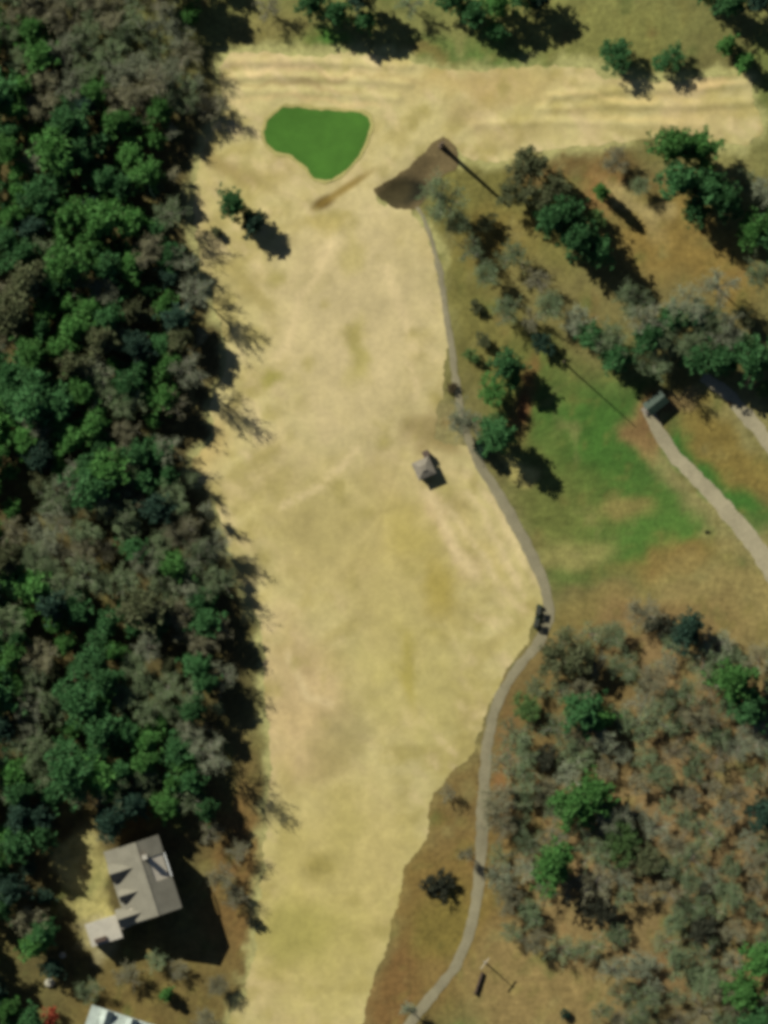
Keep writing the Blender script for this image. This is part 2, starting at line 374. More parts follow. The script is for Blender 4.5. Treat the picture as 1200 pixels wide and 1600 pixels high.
FAIR_PATCHES = [
 (560,500,130,220,0,(194,177,129),.9,.6),(470,1110,70,110,0,(192,168,120),.8,.6),(640,970,70,60,0,(190,168,116),.7,.6),(600,860,160,110,0,(182,166,106),.8,.6),
 (640,1030,90,110,0,(180,168,104),.8,.6),(520,1420,120,180,10,(180,166,98),.8,.6),(560,1300,80,90,0,(190,174,114),.7,.6),(480,800,100,80,0,(176,162,104),.7,.6),
 (430,592,17,15,0,(150,144,68),.8,.7),(560,552,14,50,10,(162,152,84),.8,.7),(550,400,14,34,0,(166,154,90),.6,.7),(632,1055,11,60,-4,(160,148,72),.8,.7),(508,1352,22,20,0,(146,134,72),.85,.7),
 (535,1145,36,56,25,(158,146,96),.8,.8),(500,1190,30,30,0,(156,142,90),.7,.8),(604,690,20,14,-35,(160,148,92),.8,.7),(470,1460,70,46,0,(160,152,82),.8,.7),(545,1300,30,60,10,(170,158,92),.6,.7),
 (690,920,22,44,-20,(162,146,70),.8,.7),(640,840,40,50,-25,(166,152,82),.7,.7),(436,436,14,14,0,(156,146,80),.7,.7),(430,765,12,30,-35,(158,146,88),.7,.7),(480,820,24,18,-30,(164,150,96),.7,.7),
 (490,440,26,14,-20,(170,156,106),.6,.8),(630,740,30,20,20,(176,162,108),.6,.8),(720,795,26,12,30,(150,136,84),.8,.7),(718,865,10,44,-32,(200,176,132),.9,.6),(690,800,12,50,-30,(196,172,126),.8,.6),
 (760,860,10,60,-32,(196,178,116),.7,.6),(745,790,10,50,-36,(196,182,118),.7,.6),(800,850,10,70,-28,(198,184,122),.7,.6),(730,880,14,22,-20,(160,146,92),.6,.7),
 (505,345,40,16,-10,(172,156,88),.7,.7),
 (400,280,44,14,45,(158,144,88),.7,.7),(350,250,44,12,48,(152,134,80),.7,.7),(340,450,40,50,0,(168,156,96),.7,.7),(390,450,12,60,-38,(162,148,88),.7,.7),  # slanting dark patches paint long tree shadows into the turf colour
 (450,110,120,5,1,(214,190,138),.8,.7),(450,134,120,4,1,(160,140,92),.6,.7),(480,156,120,5,1,(206,182,126),.7,.7),(560,118,120,4,3,(166,146,98),.5,.7),
 (980,150,120,5,-2,(206,184,122),.7,.7),(1000,180,140,5,-1,(206,186,124),.7,.7),(1110,128,50,5,-4,(212,186,128),.9,.6),(940,164,100,4,-3,(160,146,92),.6,.7),(1010,205,60,10,0,(170,156,98),.6,.7),
 (760,130,120,24,0,(182,158,100),.6,.7),(820,210,40,16,0,(164,148,94),.6,.8),(740,190,50,20,30,(168,150,102),.6,.8),(1090,190,60,30,0,(186,166,112),.6,.7),
 (660,670,26,34,20,(146,130,82),.8,.6),(690,625,20,16,10,(150,138,78),.8,.6),(700,690,30,16,20,(150,132,84),.8,.6),(330,690,40,40,0,(196,172,110),.6,.7)]
def fair_tint(x, y):
    px = x/S+600; py = 800-y/S
    wx = px+fbm(x, y, 6.0, 201)*26; wy = py+fbm(x, y, 6.0, 211)*26
    col = np.tile(np.array(alb((192,179,122))), (len(x), 1))
    n = fbm(x, y, 16.0, 221, 4); col = mix_patch(col, smooth(-.1, .6, n)*.65, (176,164,100))
    n = fbm(x, y, 12.0, 231, 4); col = mix_patch(col, smooth(0, .6, n)*.6, (196,172,126))
    # faint blocks along the mowing direction
    u = x*.82+y*.57; v = -x*.57+y*.82
    n = fbm(u*.45, v, 3.4, 241, 2); col = mix_patch(col, smooth(.0, .45, n)*.65, (166,152,90))
    u = x*.7+y*.71; v = -x*.71+y*.7
    n = fbm(u, v*.4, 2.2, 251, 3); col = mix_patch(col, smooth(.05, .5, n)*.55, (206,185,138))
    n = fbm(x, y, 4.5, 261, 3); col = mix_patch(col, smooth(.12, .55, n)*.65, (164,152,88))
    for cx, cy, rx, ry, a, c, st, so in FAIR_PATCHES:
        col = mix_patch(col, ell(wx, wy, cx, cy, rx, ry, a, so)*st, c)
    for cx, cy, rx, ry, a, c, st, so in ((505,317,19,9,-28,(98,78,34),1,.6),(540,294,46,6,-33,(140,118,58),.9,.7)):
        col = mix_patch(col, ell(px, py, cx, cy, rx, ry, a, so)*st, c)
    for pts, wd in (([(672,770),(690,815),(715,865),(742,895)],9),([(735,770),(765,820),(795,880),(815,930)],6),([(700,790),(740,850),(775,910)],5),([(760,770),(800,840),(835,905)],6),
                    ([(520,380),(470,470),(440,560)],7),([(600,420),(640,520),(650,620)],7),([(450,1020),(480,1090),(520,1100)],6),([(560,700),(500,760),(440,790)],6)):
        d = line_dist(px+fbm(x, y, 5.0, 291)*12, py, pts); col = mix_patch(col, np.exp(-(d/wd)**2)*.75, (212,192,142))
    n = fbm(x, y, 7.0, 295, 4); col = mix_patch(col, smooth(.22, .6, n)*.7, (158,146,84))
    return col*np.array([1.07, 1.05, 1.10])
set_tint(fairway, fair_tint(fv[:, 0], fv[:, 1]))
g_in, gv = draped_sheet('putting_green', green_poly, grid_pts(X(400), X(590), Y(290), Y(160), .7), 0.075, M['green'])
tag(g_in, 'bright green putting green in the straw turf', 'green', kind='structure')
# fringe collar round the green
def strip(name, centre, widths, off, mat, n_across=5, close=False, jit=.08, crown=0.03):
    vs = []; fs = []; m = len(centre)
    for i, (x, y) in enumerate(centre):
        a = centre[(i-1) % m] if close else centre[max(i-1, 0)]; b = centre[(i+1) % m] if close else centre[min(i+1, m-1)]
        d = Vector((b[0]-a[0], b[1]-a[1])).normalized(); nrm = Vector((-d.y, d.x)); w = widths(i/(m-1))
        for k in range(n_across):
            t = k/(n_across-1)*2-1
            e = t*w*.5
            if abs(t) == 1: e += float(fbm(np.array([x+t*50]), np.array([y]), 1.8, 77)[0])*jit*4
            vs.append([x+nrm.x*e, y+nrm.y*e, 0, off+crown*(1-t*t)])
    v = np.array(vs); z = height(v[:, 0], v[:, 1])+v[:, 3]
    for i in range(m if close else m-1):
        for k in range(n_across-1):
            j = (i+1) % m; fs.append((i*n_across+k+1, i*n_across+k, j*n_across+k, j*n_across+k+1))
    return mesh_obj(name, np.stack([v[:, 0], v[:, 1], z], 1).tolist(), fs, mat, None, True)
M['fringe'] = surf_mat('fringe turf', alb((170,160,100)), scales=((.5, .85, 1.12), (3, .88, 1.12)))
tag(strip('fringe', green_poly, lambda t: .8, .10, M['fringe'], close=True, jit=.12, crown=.02), 'olive fringe collar round the putting green', 'fringe', kind='structure')
cp = strip('cart_path', path_c, lambda t: (.65+1.8*min(1, t/.34))+.25*math.sin(t*19), .06, M['path'], jit=.12)
tag(cp, 'narrow grey cart path winding along the fairway edge', 'path', kind='structure')
tag(strip('driveway', drive_c, lambda t: 2.6+2.4*t, .06, M['gravel'], jit=.16), 'pale gravel driveway leading from the green shed', 'driveway', kind='structure')
tag(strip('driveway', drive2_c, lambda t: 2.8+.8*t, .06, M['gravel'], jit=.16), 'pale gravel lane at the right edge beside the brown grass', 'driveway', kind='structure')
# bare hollow beside the cart path
HOLLOW = [(694,212),(716,236),(712,262),(690,276),(672,300),(655,322),(632,326),(606,318),(586,300),(592,290),(628,268),(660,238),(682,222)]
M['mud'] = surf_mat('bare grey brown earth', attr=True, scales=((.3, .75, 1.2), (1.5, .8, 1.2)), bump=.04)
ho, hv = draped_sheet('bare_earth', jitter_poly(HOLLOW, .4, .35, 90), grid_pts(X(580), X(720), Y(330), Y(205), .5), .09, M['mud'])
tag(ho, 'bare grey brown earth hollow at the top of the cart path', 'bare earth', kind='structure')
def mud_tint(x, y):
    px = x/S+600+fbm(x, y, 4.0, 271)*16; py = 800-y/S+fbm(x, y, 4.0, 281)*16
    col = np.tile(np.array(alb((112,97,66))), (len(x), 1))
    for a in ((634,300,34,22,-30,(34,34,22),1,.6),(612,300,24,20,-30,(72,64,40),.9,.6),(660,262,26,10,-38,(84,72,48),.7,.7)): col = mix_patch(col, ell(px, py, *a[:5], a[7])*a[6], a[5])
    return col
set_tint(ho, mud_tint(hv[:, 0], hv[:, 1]))

# ------------------------------------------------------------------ trees
def rot_basis(d):
    d = d.normalized(); a = d.cross(Vector((.3, .2, .93)));
    a = a.normalized() if a.length > 1e-3 else Vector((1, 0, 0)); return a, d.cross(a)
def rnd(a, b): return random.uniform(a, b)
def spray(v, f, c, d, L, W):
    """one small bent needle or leaf spray: two triangles"""
    a, b = rot_basis(d); t = rnd(0, 2*math.pi); s_ = a*math.cos(t)+b*math.sin(t)
    n = len(v); e = c+d*L
    v += [tuple(c), tuple(c+d*L*.5+s_*W*.5), tuple(e), tuple(c+d*L*.5-s_*W*.5)]
    f.append((n, n+1, n+2, n+3))
def rnd_dir(up=0.0):
    while True:
        d = Vector((rnd(-1, 1), rnd(-1, 1), rnd(-1, 1)))
        if 0.05 < d.length < 1: break
    d.normalize(); d.z += up; return d.normalized()
def pine_meshes(seed, H=12.0, R=3.0, base=.38, n_limb=46, per=6, sprays=14, droop=0.0, L=.70, W=.34):
    random.seed(seed)
    tr = MB(); v = []; f = []
    bend = Vector((rnd(-.4, .4), rnd(-.4, .4), 0))
    ax = lambda t: Vector((bend.x*t*t, bend.y*t*t, H*t))
    tr.tube([ax(i/7) for i in range(8)], [max(.03, .24*(1-i/7)**.8) for i in range(8)], 7)
    lob = [rnd(.55, 1.35) for _ in range(7)]
    for i in range(n_limb):
        t = base+(1-base)*((i+rnd(0, 1))/n_limb); s_ = (t-base)/(1-base)
        az = i*2.399+rnd(-.4, .4)
        prof = (math.sin(math.pi*(0.18+0.80*s_))**.8)*(1-.42*s_)
        k = az/(2*math.pi)*7 % 7; lf = lob[int(k)]*(1-k % 1)+lob[(int(k)+1) % 7]*(k % 1)
        ln = R*1.2*prof*lf*rnd(.5, 1.3)+.25
        o = ax(t); d = Vector((math.cos(az), math.sin(az), rnd(.05, .45)+.5*s_-droop)).normalized()
        e = o+d*ln
        tr.tube([o, o+d*ln*.5+Vector((0, 0, .08*ln)), e], [.05, .035, .012], 3, False)
        for j in range(per):
            q = .35+.65*(j+rnd(.2, 1))/per
            c = o+d*ln*q+Vector((rnd(-1, 1), rnd(-1, 1), rnd(-.4, .5)))*(.42*ln*.5)
            for m in range(sprays):
                dd = rnd_dir(.35); spray(v, f, c+dd*rnd(0, .30), dd, L*rnd(.6, 1.2), W*rnd(.7, 1.3))
    return tr, v, f
def leafy_meshes(seed, H=8.0, R=3.4, n_clump=120, sprays=34, L=.34, W=.24, flat=.75, low=.25):
    """broad round leafy tree or shrub: clumps on forked limbs through an uneven dome"""
    random.seed(seed)
    tr = MB(); v = []; f = []
    z0 = H*low; tr.tube([(0, 0, 0), (.1, .05, z0*.6), (.05, 0, z0+.3)], [.05*H*.5, .036*H*.5, .03*H*.5], 7)
    lobes = [(rnd(0, 6.28), rnd(.35, .7)*R, rnd(.45, .7)*R, rnd(-.15, .2)*H) for _ in range(6)] + [(0, 0, R*.65, .12*H)]
    mid = Vector((0, 0, (H+z0)*.5)); hh = (H-z0)*.5
    for i in range(n_clump):
        az, dist, rr, dz = random.choice(lobes); d = rnd_dir(.15)
        c = mid+Vector((math.cos(az)*dist, math.sin(az)*dist, dz*.5))+Vector((d.x*rr, d.y*rr, d.z*hh*flat))*rnd(.55, 1.05)
        if c.z < z0*.8: c.z = z0*.8+rnd(0, .4)
        if i % 3 == 0: tr.tube([(0, 0, z0), tuple((Vector((0, 0, z0))+c)*.5+Vector((0, 0, .1*H*.3))), tuple(c)], [.02*H*.45, .012*H*.4, .01], 3, False)
        cs = R*rnd(.10, .2)
        for m in range(sprays):
            dd = rnd_dir(.2); spray(v, f, c+Vector((rnd(-1, 1), rnd(-1, 1), rnd(-1, 1)))*cs, dd, L*rnd(.6, 1.3), W*rnd(.7, 1.3))
    return tr, v, f
def bare_meshes(seed, H=11.0, R=3.4, limbs=9, twig=.035, leaves=0):
    random.seed(seed)
    tr = MB(); v = []; f = []
    fk = H*rnd(.28, .4)
    tr.tube([(0, 0, 0), (rnd(-.1, .1), rnd(-.1, .1), fk*.5), (rnd(-.15, .15), rnd(-.15, .15), fk), (rnd(-.3, .3), rnd(-.3, .3), H*.7)], [.21, .17, .14, .06], 6)
    def ribbon(p, d, ln, wd):
        a, b = rot_basis(d); t = rnd(0, 6.28); s_ = (a*math.cos(t)+b*math.sin(t))*wd
        m_ = p+d*ln*.5+rnd_dir()*ln*.07; e = p+d*ln; n = len(v)
        v.extend([tuple(p-s_), tuple(p+s_), tuple(m_+s_*.8), tuple(m_-s_*.8), tuple(e)])
        f.append((n, n+1, n+2, n+3)); f.append((n+3, n+2, n+4))
        return m_, e
    for i in range(limbs):
        az = i*2.399+rnd(-.5, .5); q = rnd(0, 1)
        o = Vector((0, 0, fk+(H*.68-fk)*q)); d = Vector((math.cos(az), math.sin(az), rnd(.7, 1.5)+q*.4)).normalized()
        ln = min(R*1.5*rnd(.75, 1.1)/max(.45, math.hypot(d.x, d.y))*.62, (H-o.z)/d.z)
        m1 = o+d*ln*.5+rnd_dir()*.2; e1 = o+d*ln
        tr.tube([o, m1, e1], [.10, .065, .025], 4, False)
        for j in range(9):
            t = .25+.75*j/8; p = (o.lerp(m1, t*2) if t < .5 else m1.lerp(e1, t*2-1))
            d2 = (d*.6+rnd_dir(.25)*.9).normalized(); l2 = ln*rnd(.28, .5)
            p2 = p+d2*l2; tr.tube([p, p+d2*l2*.5+rnd_dir()*.1, p2], [.04, .028, .012], 3, False)
            for k in range(10):
                p3 = p.lerp(p2, rnd(.2, 1)); d3 = (d2*.5+rnd_dir(.25)).normalized(); l3 = rnd(.5, 1.2)
                mm, ee = ribbon(p3, d3, l3, twig)
                for _ in range(4):
                    q0 = mm if random.random() < .5 else ee
                    ribbon(q0, (d3*.5+rnd_dir(.2)).normalized(), rnd(.25, .6), twig*.7)
                for _ in range(leaves):
                    dd = rnd_dir(); spray(v, f, ee+dd*.15, dd, rnd(.14, .26), rnd(.1, .18))
    return tr, v, f
PROTO = {}
def proto(kind, i, meshes, bark):
    tr, v, f = meshes
    a = bpy.data.meshes.new('trunk'); a.from_pydata(tr.v, [], tr.f); a.materials.append(M[bark])
    b = bpy.data.meshes.new('crown'); b.from_pydata(v, [], f); b.materials.append(None)
    PROTO.setdefault(kind, []).append((a, b))
for i in range(6): proto('pine', i, pine_meshes(100+i, H=12+.5*(i % 3), R=3.5+.2*(i % 4), base=.30+.05*(i % 3)), 'bark')
for i in range(2): proto('young_pine', i, pine_meshes(140+i, H=7.0, R=2.2, base=.14, n_limb=40, per=4, sprays=13), 'bark')
for i in range(5): proto('bare', i, bare_meshes(200+i, H=10.5+.5*i, R=3.2+.2*(i % 3)), 'bark_grey')
for i in range(3): proto('haze', i, bare_meshes(230+i, H=9.5, R=3.4, limbs=10, twig=.032, leaves=3), 'bark_grey')
for i in range(3): proto('mat', i, bare_meshes(250+i, H=9.5, R=3.4, limbs=9, twig=.036, leaves=7), 'bark_grey')
for i in range(4): proto('thin', i, bare_meshes(240+i, H=9.5, R=3.3, limbs=6, twig=.034, leaves=1), 'bark_grey')
for i in range(3): proto('leafy', i, leafy_meshes(260+i, H=7.5, R=3.0), 'bark_grey')
for i in range(3): proto('shrub', i, leafy_meshes(280+i, H=2.6, R=1.9, n_clump=60, sprays=34, L=.26, W=.18, low=.08), 'bark_grey')
proto('slender', 0, bare_meshes(300, H=7.5, R=1.5, limbs=5, twig=.03), 'bark_grey')

KINDNAME = {'pine':'pine_tree','young_pine':'pine_tree','bare':'bare_tree','haze':'bare_tree','thin':'bare_tree','mat':'bare_tree','leafy':'broadleaf_tree','shrub':'shrub','slender':'bare_tree'}
CAT = {'pine':'tree','young_pine':'tree','bare':'tree','haze':'tree','thin':'tree','mat':'tree','leafy':'tree','shrub':'shrub','slender':'tree'}
placed = []
def plant(kind, px, py, mat, scale=1.0, zs=1.0, label=None, group=None, var=None):
    x, y = X(px), Y(py); z = hz(x, y)-.06
    if inside(fair_poly, np.array([x]), np.array([y]))[0]: z += .04
    a, b = PROTO[kind][random.randrange(len(PROTO[kind])) if var is None else var % len(PROTO[kind])]
    r = empty(KINDNAME[kind], (x, y, z), rnd(0, 6.28)); r.scale = (scale*rnd(.94, 1.06), scale*rnd(.94, 1.06), scale*zs)
    t = bpy.data.objects.new('trunk', a); C.objects.link(t); t.parent = r
    c = bpy.data.objects.new('crown', b); C.objects.link(c); c.parent = r
    c.material_slots[0].link = 'OBJECT'; c.material_slots[0].material = M[mat]
    tag(r, label, CAT[kind], group)
    placed.append((kind, px, py, mat, scale, r)); return r

random.seed(21)
# --- the dense wood along the left of the fairway
WOOD = [(-70,-60),(330,-60),(318,10),(276,60),(276,110),(284,150),(258,190),(252,230),(252,290),(250,360),(268,420),(288,480),(288,540),(272,600),(246,650),(234,690),
        (262,730),(290,780),(312,830),(326,870),(340,910),(336,960),(326,1010),(320,1080),(312,1150),(318,1200),(304,1250),(230,1262),(150,1246),(84,1238),(54,1290),(42,1400),(60,1480),(58,1530),(40,1680),(-70,1680)]
GREY = [(290,790,80,80,.8),(180,880,100,70,.75),(280,900,70,60,.7),(250,1000,60,40,.5),(150,60,190,110,.82),(330,130,60,60,.7),(230,820,120,95,.82),(120,780,60,50,.6),(90,870,60,50,.55),(290,970,60,60,.6),(60,1130,90,60,.65),(250,1090,70,50,.5),(30,60,70,60,.8),
        (170,500,60,60,.3),(190,1000,60,50,.3)]
def grey_p(x, y):
    p = .15
    for cx, cy, rx, ry, s_ in GREY:
        r = math.hypot((x-cx)/rx, (y-cy)/ry); p = max(p, s_*(1-min(1, max(0, (r-.6)/.8))))
    return p
wood_pts = []
tries = 0
while tries < 9000:
    tries += 1
    x, y = rnd(-65, 372), rnd(-55, 1670)
    if not inside(WOOD, np.array([x]), np.array([y]))[0]: continue
    if any((x-a)**2+(y-b)**2 < (29.5 if x > -10 else 40)**2 for a, b in wood_pts): continue
    if any(abs((x-bx)*.669-(y-by)*.743) < 24 and -30 < -(x-bx)*.743-(y-by)*.669 < 130 for bx, by in ((78,1535),(75,1586))): continue
    wood_pts.append((x, y))
wood = []
for x, y in wood_pts:
    g = grey_p(x, y)
    edge = not inside(WOOD, np.array([x+42]), np.array([y]))[0]
    if random.random() < g:
        k = random.choice(['bare', 'haze', 'mat']); m = random.choice(['twig_olive', 'twig_grey', 'twig_olive', 'twig_brown']); s_ = rnd(.85, 1.1); zs = rnd(.75, .95)
    else:
        k = 'pine'; m = random.choices(['pine_bright', 'pine_deep', 'pine_blue', 'leaf_olive'], (.50, .38, .06, .06))[0]; s_ = random.choice([rnd(.55, .8), rnd(.85, 1.15), rnd(.9, 1.2), rnd(1.3, 1.65)]); zs = rnd(.62, 1.0)*(1.1 if s_ < .9 else .85 if s_ > 1.25 else 1)
        if not inside(WOOD, np.array([x+75]), np.array([y]))[0]: s_ = min(s_, 1.1); zs = min(zs, .82)
        if y > 1260: m = random.choice(['pine_blue', 'pine_deep', 'pine_deep', 'pine_bright'])
    wood.append((k, x, y, m, s_, zs))
for x, y in ((296,96),(300,134),(282,170),(270,206),(268,268),(262,330),(284,400),(306,466),(306,520),(292,575),(270,632),(256,704),(290,752),(318,800),(338,846),(356,900),(352,985),(340,1048),(336,1110),(334,1172)):
    wood.append((random.choice(['bare', 'slender', 'thin']), x+rnd(-6, 10), y+rnd(-8, 8), random.choice(['twig_olive', 'twig_brown', 'twig_grey']), rnd(.8, 1.1), rnd(.8, 1.1)))
for x, y in ((322,930),(330,985),(318,1030),(322,1070),(306,1110),(316,1150),(300,1190),(312,1225)):
    if all((x-a[1])**2+(y-a[2])**2 > 22**2 for a in wood): wood.append(('pine', x+rnd(-5, 5), y+rnd(-5, 5), 'pine_deep', rnd(.85, 1.1), .85))
ADJ = {'pine_bright':'bright green pine', 'pine_deep':'deep green pine', 'pine_blue':'blue green pine', 'leaf_olive':'olive green pine', 'twig_olive':'bare grey green tree', 'twig_grey':'bare pale grey tree', 'twig_brown':'bare brownish tree'}
BANDS = [(-99,90,'at its top end'),(90,160,'level with the tan track'),(160,290,'level with the putting green'),(290,400,'level with the lone pine'),(400,520,'just below the lone pine'),
         (520,640,'well above the hut'),(640,780,'level with the hut'),(780,900,'just below the hut'),(900,1010,'level with the golf carts'),(1010,1130,'just below the golf carts'),(1130,1290,'above the tan house'),
         (1290,1460,'beside the tan house'),(1460,1700,'below the tan house')]
ORD = {2: ['upper', 'lower'], 3: ['upper', 'middle', 'lower'], 4: ['uppermost', 'second highest', 'third highest', 'lowest']}
def label_cells(items, where):
    """items: (index, phrase, x, y); where(x, y) -> place phrase. Gives each item a label of its own."""
    cells = {}
    for i, ph, x, y in items: cells.setdefault((ph, where(x, y)), []).append((y, i))
    out = {}
    for (ph, wh), l in cells.items():
        l.sort(); n = len(l)
        for k, (yy, i) in enumerate(l):
            if n == 1: pre = 'the one '
            elif n <= 4: pre = ORD[n][k]+' '
            else: pre = ('topmost ', 'second ', 'third ', 'fourth ', 'fifth ', 'sixth ', 'seventh ', 'eighth ', 'ninth ', 'tenth ', 'eleventh ', 'twelfth ', 'thirteenth ', 'fourteenth ', 'fifteenth ', 'sixteenth ')[min(k, 15)]
            out[i] = (pre+ph+' '+wh).strip().replace('the one ', 'lone ' if False else '')
    return out
def wood_where(x, y):
    band = next(b for a, c, b in BANDS if a <= y < c)
    if not inside(WOOD, np.array([x+50]), np.array([y]))[0]: d = 'on the left wood edge'
    elif x < 45: d = 'at the far left border'
    elif x < 170: d = 'deep in the left wood'
    else: d = 'inside the left wood'
    return d+' '+band
labs = label_cells([(i, ADJ[w_[3]], w_[1], w_[2]) for i, w_ in enumerate(wood)], wood_where)
for i, (k, x, y, m, s_, zs) in enumerate(wood):
    plant(k, x, y, m, s_, zs, labs[i], 'trees of the wood left of the fairway')
# --- single trees, read off the photograph
def P1(kind, px, py, mat, s_, zs, label, group=None, var=None): return plant(kind, px, py, mat, s_, zs, label, group, var)
G_TOP = 'trees along the top of the photograph'
for a in [('pine',488,6,'pine_deep',1.0,.8,'leftmost dark pine of the clump above the bright grass patch'),
          ('pine',528,20,'pine_deep',.95,.8,'second dark pine from left of the clump above the track'),
          ('pine',560,-4,'pine_blue',1.0,.85,'blue green pine cut by the top border above the track'),
          ('pine',572,34,'pine_deep',.8,.75,'lowest dark pine of the clump above the track'),
          ('pine',705,-2,'pine_deep',1.0,.8,'leftmost pine of the wide clump top centre'),
          ('pine',738,22,'pine_deep',.95,.8,'dark pine left of middle in the wide clump top centre'),
          ('pine',776,8,'pine_bright',1.0,.8,'brighter green pine in the middle of the wide clump top centre'),
          ('pine',812,-6,'pine_deep',.95,.8,'dark pine right of middle in the wide clump top centre'),
          ('pine',842,2,'pine_blue',.85,.75,'rightmost pine of the wide clump top centre'),
          ('pine',774,52,'pine_deep',.7,.7,'small dark pine at the foot of the wide clump top centre'),
          ('pine',1100,-12,'pine_deep',.9,.8,'leftmost dark pine in the top right corner'),
          ('pine',1140,10,'pine_deep',1.0,.8,'dark pine in the middle of the top right corner'),
          ('pine',1182,4,'pine_blue',1.0,.85,'blue green pine nearest the top right corner'),
          ('young_pine',1136,72,'pine_bright',1.0,.9,'upper of two bushy green pines right of the round trees'),
          ('young_pine',1160,100,'pine_bright',.95,.8,'lower of two bushy green pines right of the round trees'),
          ('leafy',966,88,'pine_deep',1.4,.62,'left of two round dark trees at the top edge of the track'),
          ('leafy',1046,92,'pine_deep',1.15,.65,'right of two round dark trees at the top edge of the track'),
          ('bare',640,10,'twig_olive',.8,.7,'bare grey green tree between the two top pine clumps'),
          ('bare',420,14,'twig_brown',.8,.6,'bare brownish tree beside the left wood above the track')]: P1(*a, G_TOP)
G_UR = 'trees between the track and the lawn'
